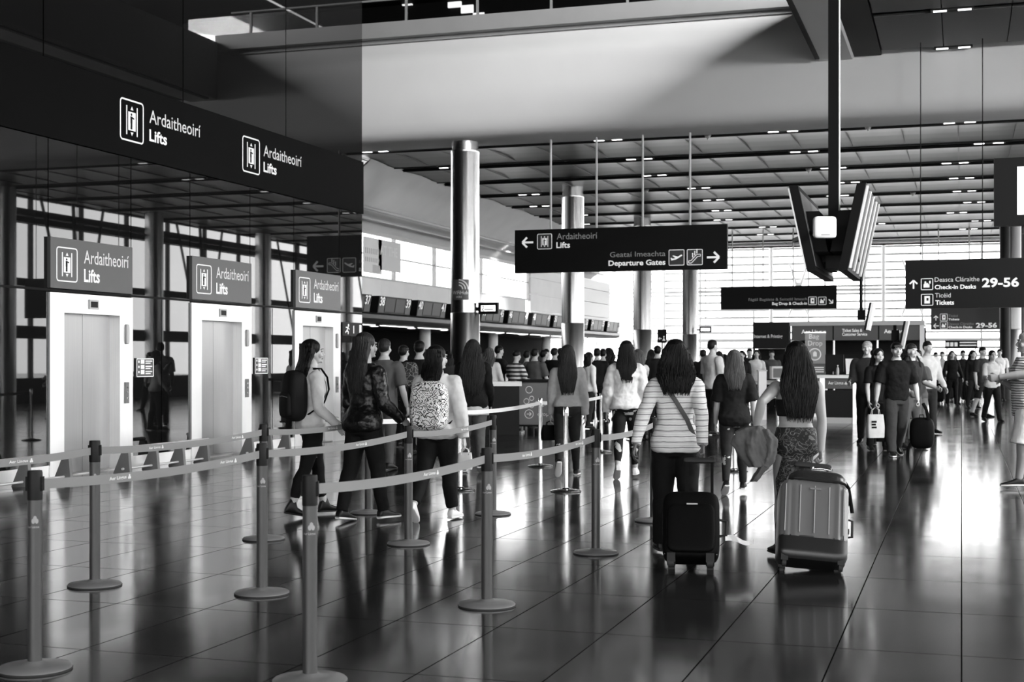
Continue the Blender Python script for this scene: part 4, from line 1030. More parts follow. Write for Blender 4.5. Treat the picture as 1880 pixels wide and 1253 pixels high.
def person(label, base, yaw, H=1.7, sex='f', skin='light', legs=((8,6,0),(-8,12,0)), arms=((0,6,8),(0,6,8)), lean=0, head=(0, 0), top=None, bottom=None,
           shoes=None, sole=None, hair='long', hcol='dark', hlen=.45, near=False, vox=None, grip=(.35, .35), ik=None, group=None, abduct=(2, 2), bodyscale=1.0):
    """legs: (hip pitch forward, knee bend, heel lift) for left and right; arms: (forward, out, elbow)"""
    k = H/1.7; vx = vox or (.0058 if near else .016)
    root = thing('person', label, 'person', (base[0], base[1], 0), A-R(yaw), group)
    T = TORSO[sex]; la = R(lean)
    def sp(z, x=0, y=0):       # a point of the straight torso, leaned about the hips
        zh = .5*H; dz = z-zh
        return Vector((x, y*cos(la)+max(dz, 0)*sin(la), zh+dz*(cos(la) if dz > 0 else 1)))
    shw, hpw, bs = ((.098, .050, bodyscale) if sex == 'f' else (.118, .052, bodyscale))
    shz, hpz = .785*H, .495*H
    # ---- joints
    J = {}
    for i, s in ((0, -1), (1, 1)):
        a, kn, hl = legs[i]; ab = R(abduct[i]); p = Vector((s*hpw*H, -.004*H, hpz))
        def d(ang): return Vector((s*sin(ab), sin(R(ang))*cos(ab), -cos(R(ang))*cos(ab)))
        kp = p+d(a)*.238*H; an = kp+d(a-kn)*.215*H
        J['hip', i], J['knee', i], J['ank', i] = p, kp, an
        fp = R(-hl); J['foot', i] = (Vector((s*.10, cos(fp), sin(fp))).normalized())
        J['shl', i] = sp(shz, s*shw*H*bs, -.006*H)
    # drop so that the lower sole is on the floor
    def sole_low(i):
        an, f = J['ank', i], J['foot', i]; up = Vector((1, 0, 0)).cross(f)
        up = up if up.z > 0 else -up
        return min((an-up*.078*k+f*t*k).z for t in (-.055, .19, .14))
    dz = -min(sole_low(0), sole_low(1))
    off = Vector((0, 0, dz))
    for key in list(J):
        if key[0] != 'foot': J[key] = J[key]+off
    def tp(z, x=0, y=0): return sp(z, x, y)+off
    # arms
    UA, FA = .168*H, .150*H
    for i, s in ((0, -1), (1, 1)):
        S = J['shl', i]
        if ik and ik[i] is not None:
            Tg = root_local(root, ik[i][1] if isinstance(ik[i], tuple) else ik[i])
            if isinstance(ik[i], tuple): Tg = Tg-(Tg-S).normalized()*.088*k      # the fingers, not the wrist, meet the grip
            v = Tg-S; dist = min(v.length, (UA+FA)*.995); dn = v.normalized()
            c = (UA*UA+dist*dist-FA*FA)/(2*UA*dist); c = max(-1, min(1, c)); hgt = UA*sqrt(1-c*c)
            pole = Vector((s*.5, -.8, 0)); pole = (pole-dn*pole.dot(dn)).normalized()
            E = S+dn*UA*c+pole*hgt; Wr = E+(S+dn*dist-E).normalized()*FA
        else:
            f, o, e = arms[i]; u = Vector((s*sin(R(o)), sin(R(f))*cos(R(o)), -cos(R(f))*cos(R(o)))); E = S+u*UA
            g = Vector((s*sin(R(o*.4)), sin(R(f+e)), -cos(R(f+e)))).normalized(); Wr = E+g*FA
        J['elb', i], J['wri', i] = E, Wr
    # head frame
    hp = tp(.932*H, 0, .006*H); hm = Matrix.Rotation(-R(head[0]), 3, 'Z') @ Matrix.Rotation(R(head[1]), 3, 'X')
    def hd(x, y, z): return hp+hm @ Vector((x*k, y*k, z*k))
    M3 = hm
    # ---- skin
    b = MB(); n = 24 if near else 14
    def ringset(infl=0, z0=0, z1=2, flare=0, T=T):
        rs = []; rows = [r for r in T if z0 <= r[0] <= z1]
        def row(z):
            for (a0, x0, y0, o0), (a1, x1, y1, o1) in zip(T, T[1:]):
                if a0 <= z <= a1:
                    t = (z-a0)/(a1-a0); return (z, x0+(x1-x0)*t, y0+(y1-y0)*t, o0+(o1-o0)*t)
            return T[0] if z < T[0][0] else T[-1]
        rows = [row(z0)]+[r for r in rows if r[0] > z0+.004 and r[0] < z1-.004]+[row(z1)] if z0 > 0 else rows
        for z, rx, ry, oy in rows:
            fl = flare*max(0, (.62-z)/.15)
            pts = []
            for j in range(n*2):
                a = 2*pi*j/(n*2); ca, sa = cos(a), sin(a); e = .85
                pts.append(tp(z*H, (rx*bs*H+infl+fl)*math.copysign(abs(ca)**e, ca), oy*H+(ry*bs*H+infl+fl)*math.copysign(abs(sa)**e, sa)))
            rs.append(pts)
        return rs
    b.rings(ringset())
    b.tube([tp(.84*H, 0, -.004*H), tp(.9*H, 0, .0)], [.032*H, .030*H], n)
    for i, s in ((0, -1), (1, 1)):
        h, kn, an = J['hip', i], J['knee', i], J['ank', i]
        fw = Vector((0, .012*H, 0))
        L = [h+Vector((-s*.004*H, 0, .03*H)), h.lerp(kn, .25)+fw*.4, h.lerp(kn, .6)+fw*.3, kn, kn.lerp(an, .3)-fw*.9, kn.lerp(an, .65)-fw*.4, an]
        b.tube(L, [q*H*bs for q in (.054, .053, .043, .032, .034, .025, .020)], n, ref=(0, 1, 0))
        S, E, Wr = J['shl', i], J['elb', i], J['wri', i]; ms = 1.15 if sex == 'm' else 1
        b.ell(S+Vector((-s*.006*H, 0, 0)), (.036*H*ms, .034*H*ms, .036*H*ms), n, 8)
        b.tube([S, S.lerp(E, .4), S.lerp(E, .9), E], [q*H*ms for q in (.030, .028, .022, .0215)], n); b.ell(E, (.022*H*ms,)*3, 10, 6)
        b.tube([E, E.lerp(Wr, .3), E.lerp(Wr, .8), Wr], [q*H*ms for q in (.0215, .0225, .016, .0145)], n)
        hand(b, E, Wr, s, k*(1.05 if sex == 'm' else .96), grip[i], near)
        # bare foot inside the shoe
        f = J['foot', i]; b.tube([an-f*.02*k, an+f*.06*k-Vector((0,0,.045*k)), an+f*.13*k-Vector((0,0,.055*k))], [.03*k, .028*k, .02*k], 10)
    # head
    e = lambda x, y, z, rx, ry, rz: b.ell(hd(x, y, z), (rx*k, ry*k, rz*k), n, 10, M3)
    e(0, -.012, .035, .074, .092, .086); e(0, .022, -.025, .062, .066, .078); e(0, .034, -.078, .042, .044, .032); e(0, -.02, -.02, .066, .07, .06)
    e(0, .083, -.091, .018, .012, .013)
    for s in (-1, 1):
        e(s*.045, .058, -.028, .022, .022, .026); e(s*.03, .078, .030, .024, .012, .008)
        b.ell(hd(s*.073, -.008, -.008), (.009*k, .020*k, .031*k), 10, 8, M3)
    b.tube([hd(0, .083, .02), hd(0, .098, -.008), hd(0, .108, -.030)], [.007*k, .009*k, .013*k], 10); e(0, .092, -.034, .018, .012, .009)
    e(0, .082, -.060, .024, .010, .008); e(0, .080, -.070, .020, .011, .008)
    body = melt(b, 'body', SK[skin], root, vx, it=2)
    if near:
        for s in (-1, 1):
            q = MB(); q.ell(hd(s*.030, .079, .008), (.0125*k, .008*k, .0068*k), 12, 8, M3); ey = q.build('eye', M_EYE, root, True)
            q = MB(); q.ell(hd(s*.030, .0855, .008), (.006*k, .003*k, .006*k), 10, 6, M3); q.build('iris', M_IRIS, ey, True)
            q = MB(); q.tube([hd(s*.014, .092, .030), hd(s*.03, .091, .036), hd(s*.046, .081, .030)], [.004*k, .004*k, .002*k], 8); q.build('eyebrow', M_BROW, root, True)
        q = MB(); q.tube([hd(-.022, .086, -.063), hd(0, .0935, -.061), hd(.022, .086, -.063)], [(.003*k, .004*k), (.006*k, .007*k), (.003*k, .004*k)], 10); q.build('lips', M_LIP, root, True)
    # ---- clothing
    cv = .010 if near else .02
    if bottom:
        kind, m = bottom['kind'], bottom['m']; fit = bottom.get('fit', .008); w = MB()
        if kind in ('trousers', 'shorts'):
            w.rings(ringset(fit, .455, bottom.get('waist', .585)))
            cut = bottom.get('cut', 1.0 if kind == 'trousers' else 0)   # share of the shin covered
            loose = bottom.get('loose', 0.0)
            for i, s in ((0, -1), (1, 1)):
                h, kn, an = J['hip', i], J['knee', i], J['ank', i]; fw = Vector((0, .012*H, 0))
                L = [h+Vector((-s*.004*H, 0, .03*H)), h.lerp(kn, .25)+fw*.4, h.lerp(kn, .6)+fw*.3]
                rr = [.054*H+fit, .053*H+fit, .043*H+fit+loose*.4]
                if kind == 'trousers':
                    L += [kn, kn.lerp(an, .3)-fw*.8]; rr += [.033*H+fit+loose*.6, .033*H+fit+loose*.7]
                    if cut > .6: L += [kn.lerp(an, .65)-fw*.4]; rr += [.026*H+fit+loose*.9]
                    L += [kn.lerp(an, cut+.05)]; rr += [.0225*H+fit+loose]
                else: L += [h.lerp(kn, .95)]; rr += [.04*H+fit+loose]
                w.tube(L, [q*(bs if bs > 1 else 1) for q in rr], n, ref=(0, 1, 0))
            melt(w, 'trousers' if kind == 'trousers' else 'shorts', m, root, cv, .016 if near else .02, .1)
        else:        # skirt
            hem = bottom['hem']; rs = ringset(fit, .47, bottom.get('waist', .61)); kc = (J['knee', 0]+J['knee', 1])/2
            r2 = []
            for t, q in ((1, bottom.get('hr', .075)), (.5, .088)):
                z = .47*H+(hem-.47)*H*t; r2.append([tp(.47*H, 0, 0)*0+Vector((q*H*cos(2*pi*j/(2*n))*1.1, kc.y*t*.8+q*H*.85*sin(2*pi*j/(2*n)), z)) for j in range(2*n)])
            w.rings(r2+rs); melt(w, 'skirt', m, root, cv, .008, .1)
    if top:
        m = top['m']; fit = top.get('fit', .016); hem = top.get('hem', .5); w = MB()
        w.rings(ringset(fit, hem, top.get('neck', .842), top.get('flare', 0)))
        sl = top.get('sleeve', 1.0)      # 0 none, .4 short, 1 full
        for i, s in ((0, -1), (1, 1)):
            S, E, Wr = J['shl', i], J['elb', i], J['wri', i]; ms = 1.15 if sex == 'm' else 1
            if top.get('strap'): continue
            w.ell(S+Vector((-s*.008*H, 0, 0)), (.036*H*ms+fit*.8,)*3, n, 8)
            if sl > 0:
                if sl < .5: w.tube([S, S.lerp(E, sl*1.9)], [.033*H*ms+fit*.8, .031*H*ms+fit*1.1+top.get('loose', 0)], n)
                else:
                    w.tube([S, S.lerp(E, .5), E], [.032*H*ms+fit*.7, .028*H*ms+fit*.8, .024*H*ms+fit*.8], n); w.ell(E, (.024*H*ms+fit*.8,)*3, n, 8)
                    w.tube([E, E.lerp(Wr, .5*sl), E.lerp(Wr, sl*1.0)], [.024*H*ms+fit*.8, .022*H*ms+fit*.7, .019*H+fit*.6+top.get('loose', 0)], n)
        melt(w, top.get('name', 'top'), m, root, cv, top.get('fold', .018 if near else .02), top.get('fs', .11))
        if top.get('strap'):
            w = MB()
            for s in (-1, 1): w.tube([tp(.80*H, s*.05*H, -.066*H), tp(.842*H, s*.052*H, -.02*H), tp(.80*H, s*.05*H, .062*H)], .007, 8)
            w.build('strap', m, root, True)
    # ---- shoes
    for i, s in ((0, -1), (1, 1)):
        an, f = J['ank', i], J['foot', i]; rt = f.cross(Vector((0, 0, 1))).normalized(); up = rt.cross(f).normalized()
        boot = (shoes or {}).get('boot', 0)
        prof = [(-.062, .022, .05), (-.055, .03, .075), (-.03, .036, .10+boot), (.02, .037, .098+boot), (.05, .040, .078), (.10, .045, .058), (.145, .044, .046), (.18, .034, .036), (.2, .018, .025)]
        def sec(t, hw, top_, bot, sc=1.0):
            c = an+f*t*k-up*.078*k; r = []
            for j in range(16):
                a = 2*pi*j/16; ca, sa = cos(a), sin(a); x = hw*sc*k*math.copysign(abs(ca)**.7, ca); z = (bot+(top_-bot)*(.5+.5*math.copysign(abs(sa)**.8, sa)))*k
                r.append(c+rt*x+up*z)
            return r
        m = (shoes or {}).get('m', M_SHOE)
        q = MB().rings([sec(t, hw, tp_, .014) for t, hw, tp_ in prof]); so = q.build('shoe', m, root, True)
        q = MB().rings([sec(t, hw+.003, .024 if sole is not None else .018, 0) for t, hw, tp_ in prof]); q.build('sole', sole or M_SOLED, so, True)
    # ---- hair
    if hair != 'none':
        m = HM[hcol]; q = MB()
        if hair == 'short':
            q.ell(hd(0, -.014, .058), (.080*k, .094*k, .072*k), 28, 14, M3); q.ell(hd(0, -.037, .022), (.079*k, .078*k, .088*k), 24, 12, M3)
        elif hair == 'hat':
            q.ell(hd(0, -.018, .045), (.082*k, .098*k, .080*k), 24, 12, M3)
        else:
            rng = random.Random(hash(label) % 1000 if False else len(label)*7+int(H*100))
            wav = {'long': .005, 'wavy': .010, 'curly': .016, 'bob': .006, 'tail': .003}[hair]; vol = {'long': .125, 'wavy': .152, 'curly': .16, 'bob': .125, 'tail': .1}[hair]
            q.ell(hd(0, -.026, .042), (.088*k, .100*k, .090*k), 36, 16, M3)
            if hair == 'tail':
                q.tube([hd(0, -.11, .05), hd(0, -.16, .02), hd(0, -.165, -.1), hd(0, -.15, -.22)], [.02*k, .035*k, .03*k, .008*k], 16)
            else:
                # locks hanging from the crown down the back, each its own wavering strand, over a full inner mass
                L = hlen; bend = lambda z: -.035-.075*min(1, max(0, (.03-z)/.22))*(1 if L > .3 else .45)-la*0
                wz = lambda t: (.086+(vol-.086)*min(1, t/.6)**1.2) * (1-.38*max(0, t-.62)/.38)
                rs = []; NS = 18
                for i in range(NS+1):
                    t = i/NS; z = .06-L*t; r = []; wx = wz(t)
                    wy = .085 if t < .12 else .085-.035*min(1, (t-.12)/.3)
                    if i == NS: wx *= .75; wy *= .75
                    for j in range(48):
                        a = 2*pi*j/48
                        rdg = 1+.022*sin(17*a+3*sin(t*5))+.012*sin(41*a+5*t)+wav*5*mnoise.noise(Vector((cos(a)*3, sin(a)*3, t*7+H*10)))
                        lo = .03*mnoise.noise(Vector((cos(a)*4, sin(a)*4, H*7))) * (t > .8)
                        x, y = wx*rdg*cos(a), bend(z)+wy*rdg*sin(a)
                        # keep the face clear
                        if y > -.01 and z > -.13: y = min(y, -.01+.02*(abs(x)/.09))
                        r.append((x, y, z+lo))
                    rs.append(r)
                tw = R(head[0])
                def place(p):
                    fz = max(0, min(1, 1-(.02-p[2])/.25))       # lower hair follows the back, upper follows the head
                    ang = -tw*(.35+.65*fz); ca, sa = cos(ang), sin(ang)
                    x, y = p[0]*ca-p[1]*sa, p[0]*sa+p[1]*ca
                    return hp+Vector((x*k, y*k, p[2]*k))
                q.rings([[place(p) for p in r] for r in rs])
                N = 210 if near else 26
                for i in range(N):
                    a = pi*1.02+pi*.96*(i+rng.random()*.8)/N; L2 = L*(.86+.22*rng.random()); ph = rng.random()*6
                    pts = []; rd = []
                    for s_ in range(9):
                        t = s_/8; z = .085-(L2+.025)*t; wx, wy = wz(t)*1.0, (.092 if t < .12 else .092-.037*min(1, (t-.12)/.3))
                        if t < .1: wx *= .75
                        x = wx*cos(a)+wav*sin(ph+t*11); y = bend(z)+wy*sin(a)+wav*.6*cos(ph+t*9)
                        pts.append(place((x, y, z))); rd.append((.0046 if near else .012)*k*(1-.7*t**3))
                    q.tube(pts, rd, 6)
        q.build('hair', m, root, True)
    J['root'] = root; J['hp'] = hp; J['tp'] = tp; J['hm'] = hm; J['k'] = k; J['H'] = H
    return J

def root_local(root, p):
    return Matrix.Rotation(-root.rotation_euler.z, 3, 'Z') @ (Vector(p)-root.location)
def to_world(J, p):
    r = J['root']; return r.location+Matrix.Rotation(r.rotation_euler.z, 3, 'Z') @ Vector(p)

def hand(b, E, Wr, s, k, grip, near):
    d = (Wr-E).normalized(); inn = Vector((-s, 0, 0)); inn = (inn-d*inn.dot(d)).normalized()      # palm looks inward
    th = d.cross(inn)*(-1); th = th if th.y > 0 else -th                                    # thumb side points forward
    Pk = Wr+d*.085*k
    b.tube([Wr-d*.01, Wr+d*.03*k, Wr+d*.07*k, Pk], [(.020*k, .015*k), (.034*k, .014*k), (.042*k, .014*k), (.040*k, .011*k)], 12, ref=inn)
    rf = .0078*k if near else .010*k
    for i, (o, L) in enumerate(((.030, .072), (.0105, .082), (-.0105, .076), (-.030, .058))):
        p = Wr+d*(.080 if i in (1, 2) else .074)*k+th*o*k; pts = [p-d*.012*k]; a = 0; c = p
        for sg, w in enumerate((.42, .33, .25)):
            a += grip*(.9 if sg == 0 else 1.15)+.06*i*.3
            dd = d*cos(a)+inn*sin(a); pts.append(c); c = c+dd*L*k*w
        pts.append(c); b.tube(pts, [rf, rf*1.05, rf, rf*.92, rf*.7], 8, ref=th)
    p = Wr+d*.025*k+th*.026*k+inn*.004*k; d1 = (d*.72+th*.62+inn*.3*(1+grip)).normalized(); p2_ = p+d1*.042*k; d2 = (d*.9+th*(.2-grip*.3)+inn*(.25+grip*.7)).normalized()
    b.tube([p-d1*.012*k, p, p2_, p2_+d2*.032*k], [.012*k, .0115*k, rf*1.15, rf*.8], 8)

def bake_people():
    bpy.context.view_layer.update(); dg = bpy.context.evaluated_depsgraph_get(); dg.update()
    out = []
    for o, m in BAKE: out.append(bpy.data.meshes.new_from_object(o.evaluated_get(dg)))
    for (o, m), me in zip(BAKE, out):
        o.modifiers.clear(); old = o.data; me.name = old.name; o.data = me
        me.materials.clear(); me.materials.append(m)
        me.polygons.foreach_set('use_smooth', [True]*len(me.polygons)); me.polygons.foreach_set('material_index', [0]*len(me.polygons))
        bpy.data.meshes.remove(old)
# ------------------------------------------------------------------ luggage makers
def rot_thing(t, rx=0, ry=0, rz=0): t.rotation_euler = (rx, ry, rz)
M_BAGB = mat('black_nylon', .002, .6, spec=.08, bump=.2, bscale=150); M_BAGG = mat('dark_nylon', .006, .7, spec=.2, bump=.2, bscale=150)
def backpack(label, loc, rotz, m, w=.30, h=.44, d=.18, straps=True, hang=False, pocket=True, gap=.2):
    """local: centre of the pack at loc, +y towards the wearer"""
    t = thing('backpack', label, 'backpack', loc, rotz)
    MB().rbox((0, 0, 0), (w/2, d/2, h/2), 3.6, 28, 14).build('body', m, t, True)
    if pocket:
        MB().rbox((0, -d*.42, -h*.17), (w*.4, d*.22, h*.26), 4, 24, 10).build('front_pocket', m, t, True)
        MB().tube([(-w*.36, -d*.60, -h*.02), (0, -d*.65, .0), (w*.36, -d*.60, -h*.02)], .004, 6).tube([(-w*.45, -d*.2, -h*.1), (-w*.42, -d*.22, h*.28), (0, -d*.22, h*.46), (w*.42, -d*.22, h*.28), (w*.45, -d*.2, -h*.1)], .004, 6).build('zip', M_MID, t)
    MB().tube([(-.035, d*.2, h*.48), (-.03, d*.2, h*.58), (.03, d*.2, h*.58), (.035, d*.2, h*.48)], .008, 8).build('top_handle', M_BAGB, t, True)
    if straps:
        for s in (-1, 1):
            if hang: pts = [(s*w*.28, d*.4, h*.42), (s*w*.2, d*.5, h*.75), (s*.02, d*.3, h*.95)] if s < 0 else [(w*.4, d*.3, -h*.3), (w*.55, d*.3, -h*.5), (w*.57, d*.3, -h*.86)]
            else: pts = [(s*.085, d*.42, h*.40), (s*.088, gap-.02, h*.53), (s*.094, gap+.06, h*.53), (s*.105, gap+.118, h*.36), (s*.115, gap+.132, h*.12), (s*.15, gap+.07, -h*.14), (s*w*.44, d*.42, -h*.36)]
            MB().tube(pts, [(.026, .006)]*len(pts), 8, ref=(0, 1, .3)).build('strap', M_BAGB, t, True)
    return t
def on_back(J, z=.69, gap=.115):
    p = J['tp'](z*J['H'], 0, 0); return to_world(J, (p.x, p.y-gap, p.z)), J['root'].rotation_euler.z
def small_bag(label, loc, rotz, m, w=.28, h=.24, d=.1, name='handbag', cat='bag', hl=.16, print_=None):
    """hangs from loc (the grip)"""
    t = thing(name, label, cat, loc, rotz)
    b = MB(); rs = []
    for z, q in ((-hl-h, .96), (-hl-h+.02, 1.0), (-hl-h*.5, 1.02), (-hl-.02, .92), (-hl, .86)):
        rs.append([(w/2*q*math.copysign(abs(cos(2*pi*j/24))**.5, cos(2*pi*j/24)), d/2*q*(1-.35*(z > -hl-.05))*math.copysign(abs(sin(2*pi*j/24))**.5, sin(2*pi*j/24)), z) for j in range(24)])
    b.rings(rs).build('body', m, t, True)
    for s in (-1, 1): MB().tube([(-w*.25, s*d*.25, -hl-.02), (-w*.2, s*d*.15, -hl*.4), (0, s*.006, -.005), (w*.2, s*d*.15, -hl*.4), (w*.25, s*d*.25, -hl-.02)], .006, 8).build('handle', m, t, True)
    if print_:
        b = MB()
        for i in range(3): b.r2(-w*.32, -hl-h*.35-.045*i, -w*.32+w*(.3-.05*(i % 2)), -hl-h*.35-.045*i+.03, d=d*.525)
        b.build('print', M_BAGB, t)
    return t

# ------------------------------------------------------------------ the two suitcases in front
def soft_case():
    p = G(1268, 1049); t = thing('suitcase', 'black soft trolley suitcase pulled by the person in the striped jacket', 'suitcase', p); rot_thing(t, R(-27), 0, A+R(-8))
    w, h, d = .42, .52, .24
    b = MB().rbox((0, 0, .07+h/2), (w/2, d/2, h/2), 6, 32, 16); b.build('body', M_BAGB, t, True)
    MB().rbox((0, -d*.47, .07+h*.42), (w*.42, d*.16, h*.36), 6, 28, 12).build('front_pocket', M_BAGB, t, True)
    MB().tube([(-w*.44, -d*.30, .1), (-w*.45, -d*.34, .07+h*.8), (-w*.3, -d*.36, .07+h*.96), (w*.3, -d*.36, .07+h*.96), (w*.45, -d*.34, .07+h*.8), (w*.44, -d*.30, .1)], .005, 6).build('piping', M_MID, t)
    MB().box((-.03, -d*.66-.004, .07+h*.74), (.05, -d*.62, .07+h*.755)).build('badge', M_LIGHTG, t)
    for s in (-1, 1):
        x = s*.14; MB().box((x-.03, -.11, .03), (x+.03, -.02, .10)).build('wheel_housing', M_RUBBER, t)
        MB().cyl((x-.022, -.075, .036), (x+.022, -.075, .036), .036, 18).build('wheel', M_RUBBER, t, True)
        MB().box((x-.025, .06, 0), (x+.025, .10, .08)).build('foot', M_RUBBER, t)
    hz = .07+h
    tele = MB()
    for s in (-1, 1): tele.box((.06+s*.095-.011, .085, hz-.1), (.06+s*.095+.011, .107, hz+.31))
    o = tele.build('telescopic_handle', M_BLACK, t); MB().rbox((.06, .096, hz+.32), (.12, .018, .02), 5).build('grip', M_RUBBER, o, True)
    MB().tube([(w/2-.005, 0, .07+h*.38), (w/2+.045, 0, .07+h*.40), (w/2+.05, 0, .07+h*.6), (w/2-.005, 0, .07+h*.63)], .011, 8).build('side_handle', M_RUBBER, t, True)
    b = MB(); rs = []
    for i in range(9):
        q = i/8; x = w/2+.04+.2*q; z = .07+h*.40-.02-.035*q+.012*sin(q*7); rs.append([(x, .0+.01*sin(q*9), z-.022+.008*q), (x, .003+.01*sin(q*9), z-.022+.008*q), (x, .003+.01*sin(q*9+1), z+.022-.004*q), (x, .01*sin(q*9+1), z+.022-.004*q)])
    b.rings(rs).build('luggage_tag', M_WHITE, t)
    return t.location+t.rotation_euler.to_matrix() @ Vector((.095, .096, hz+.32))
GRIP_A = soft_case()
def hard_case():
    p = G(1488, 1052); t = thing('suitcase', 'grey ridged hard shell suitcase pulled by the person in the patterned skirt', 'suitcase', p); rot_thing(t, R(-27), R(5), A+R(-6))
    w, h, d = .50, .605, .27; z0 = .06
    def shell(za, zb, m, name, ridges, ins=0):
        b = MB(); n = 96; rs = []
        prof = []
        N = 14
        for i in range(N+1):
            z = za+(zb-za)*i/N
            e = min(1, max(0, (z-z0)/.06)); e2 = min(1, max(0, (z0+h-z)/.06)); q = (1-(1-e)**2)*.06+(1-(1-e2)**2)*.06
            rs.append((z, -.06+q*.5))
        out = []
        for z, q in rs:
            r = []
            for j in range(n):
                a = 2*pi*j/n; ca, sa = cos(a), sin(a); X = (w/2+q)*math.copysign(abs(ca)**.32, ca); Y = (d/2+q)*math.copysign(abs(sa)**.32, sa)
                if ridges and abs(X) < w*.43:
                    Y += math.copysign(.007*(1 if (X/.052) % 1 < .5 else 0), sa)
                r.append((X, Y, z))
            out.append(r)
        return b.rings(out).build(name, m, t, True)
    shell(z0+.16, z0+h, mat('case_grey', .16, .3, .25), 'shell', True)
    shell(z0, z0+.17, mat('case_dark', .012, .35), 'lower_shell', False)
    b = MB(); X = -w*.42
    while X < w*.42:
        b.box((X-.003, -d/2-.012, z0+.19), (X+.003, -d/2-.0005, z0+h-.05)); X += .104
    b.build('ridge_highlight_strip', mat('pale_ridge', .6, .3, .4), t)
    MB().box((-.04, -d/2-.012, z0+h*.87), (.04, -d/2-.002, z0+h*.89)).build('badge', M_MID, t)
    for sx in (-1, 1):
        MB().box((sx*w/2-.012, -.03, z0+h*.42), (sx*(w/2+.014), .03, z0+h*.48)).box((sx*w/2-.012, -.03, z0+h*.8), (sx*(w/2+.014), .03, z0+h*.86)).build('latch', M_JET, t)
        for sy in (-1, 1):
            x, y = sx*(w/2-.05), sy*(d/2-.05); c = MB().box((x-.025, y-.025, .04), (x+.025, y+.025, z0+.03)).build('caster_mount', M_RUBBER, t)
            MB().cyl((x-.014, y, .027), (x+.014, y, .027), .027, 16).build('wheel', M_RUBBER, c, True)
    MB().tube([(w/2-.01, 0, z0+h*.38), (w/2+.04, 0, z0+h*.4), (w/2+.04, 0, z0+h*.6), (w/2-.01, 0, z0+h*.62)], .01, 8).build('side_handle', M_RUBBER, t, True)
    tele = MB()
    for s in (-1, 1): tele.box((s*.11-.01, .06, z0+h-.05), (s*.11+.01, .08, z0+h+.19))
    o = tele.build('telescopic_handle', M_CHROME, t); MB().rbox((0, .07, z0+h+.20), (.14, .017, .02), 5).build('grip', M_RUBBER, o, True)
    return t, z0+h
tc, top = hard_case()
GRIP_B = tc.location+tc.rotation_euler.to_matrix() @ Vector((.07, .07, top+.20))
bpy.context.view_layer.update()
mw = Matrix.Translation(tc.location) @ tc.rotation_euler.to_matrix().to_4x4()
t = thing('handbag', 'dark shiny handbag with a metal clasp lying on the grey ridged suitcase', 'bag', mw @ Vector((.0, -.0, top+.003))); t.rotation_euler = tc.rotation_euler
b = MB(); rs = []
for z, wx, wy, ox in ((0, .20, .11, .02), (.01, .22, .125, .02), (.045, .215, .12, .02), (.085, .18, .085, .03), (.11, .13, .04, .05), (.115, .11, .02, .05)):
    rs.append([(ox+wx*math.copysign(abs(cos(2*pi*j/36))**.6, cos(2*pi*j/36)), wy*math.copysign(abs(sin(2*pi*j/36))**.6, sin(2*pi*j/36))-.01, z) for j in range(36)])
M_LEATHER = mat('shiny_leather', .02, .3, bump=.25, bscale=25)
b.rings(rs).build('body', M_LEATHER, t, True)
for s in (-1, 1): MB().tube([(.05+s*.07, -.06, .09), (.05+s*.075, -.05, .125), (.05+s*.06, -.03, .14)], .010, 10).build('clasp', M_CHROME, t, True)
MB().tube([(.05-.075, -.05, .12), (.05, -.055, .128), (.05+.075, -.05, .12)], .007, 10).build('handle_bar', M_CHROME, t, True)
MB().tube([(.22, -.02, .06), (.25, -.04, 0), (.262, -.05, -.08), (.28, -.05, -.2)], [(.014, .004)]*4, 8, ref=(0, 1, 0)).build('shoulder_strap', M_BAGB, t, True)

# ------------------------------------------------------------------ the nearer people
def at(u, v): p = G(u, v); return (p.x, p.y)
TR = lambda m, **k: dict(kind='trousers', m=CL[m], **k)
def band(J, name, m, z0, z1, infl, parent, fold=.02):
    """a garment tied round the hips"""
    H = J['H']; b = MB(); rs = []
    for z, i in ((z0, infl), (z0+(z1-z0)*.5, infl*.9), (z1, infl*.7)):
        c = J['tp'](z*H, 0, -.01*H); rs.append([Vector((c.x+(.098*H+i)*cos(2*pi*j/40), c.y+(.07*H+i)*sin(2*pi*j/40), c.z)) for j in range(40)])
    b.rings(rs); return melt(b, name, m, parent, .01, fold, .07)

# girl in profile with the dark backpack
J = person('person in a light sweater with a dark backpack, turned in profile before the farthest lift', at(573, 948), 62, 1.72, 'f', 'light', legs=((15,4,0),(-15,6,12)), arms=((10,10,50),(-2,12,48)), head=(8, 0),
    top=dict(m=CL['light'], hem=.49, fit=.018, name='sweater', fold=.03), bottom=TR('black', cut=.72, fit=.006), shoes=dict(boot=.05), hair='wavy', hcol='black', hlen=.34, near=True)
p, rz = on_back(J, .685, .18); backpack('large dark backpack on the person in profile', p, rz, M_BAGG, .34, .5, .2, gap=.18)
# leather jacket
J = person('person in a black leather jacket with long hair, walking away by the nearest lifts', at(668, 958), 38, 1.77, 'f', 'mid', legs=((-10,4,8),(13,4,0)), arms=((6,12,50),(0,16,55)), head=(12, 0), lean=2,
    top=dict(m=CL['leather'], hem=.475, fit=.03, name='leather_jacket', fold=.035), bottom=TR('black', cut=.95, fit=.012, loose=.006), sole=M_SOLE, hair='long', hcol='brown', hlen=.46, near=True)
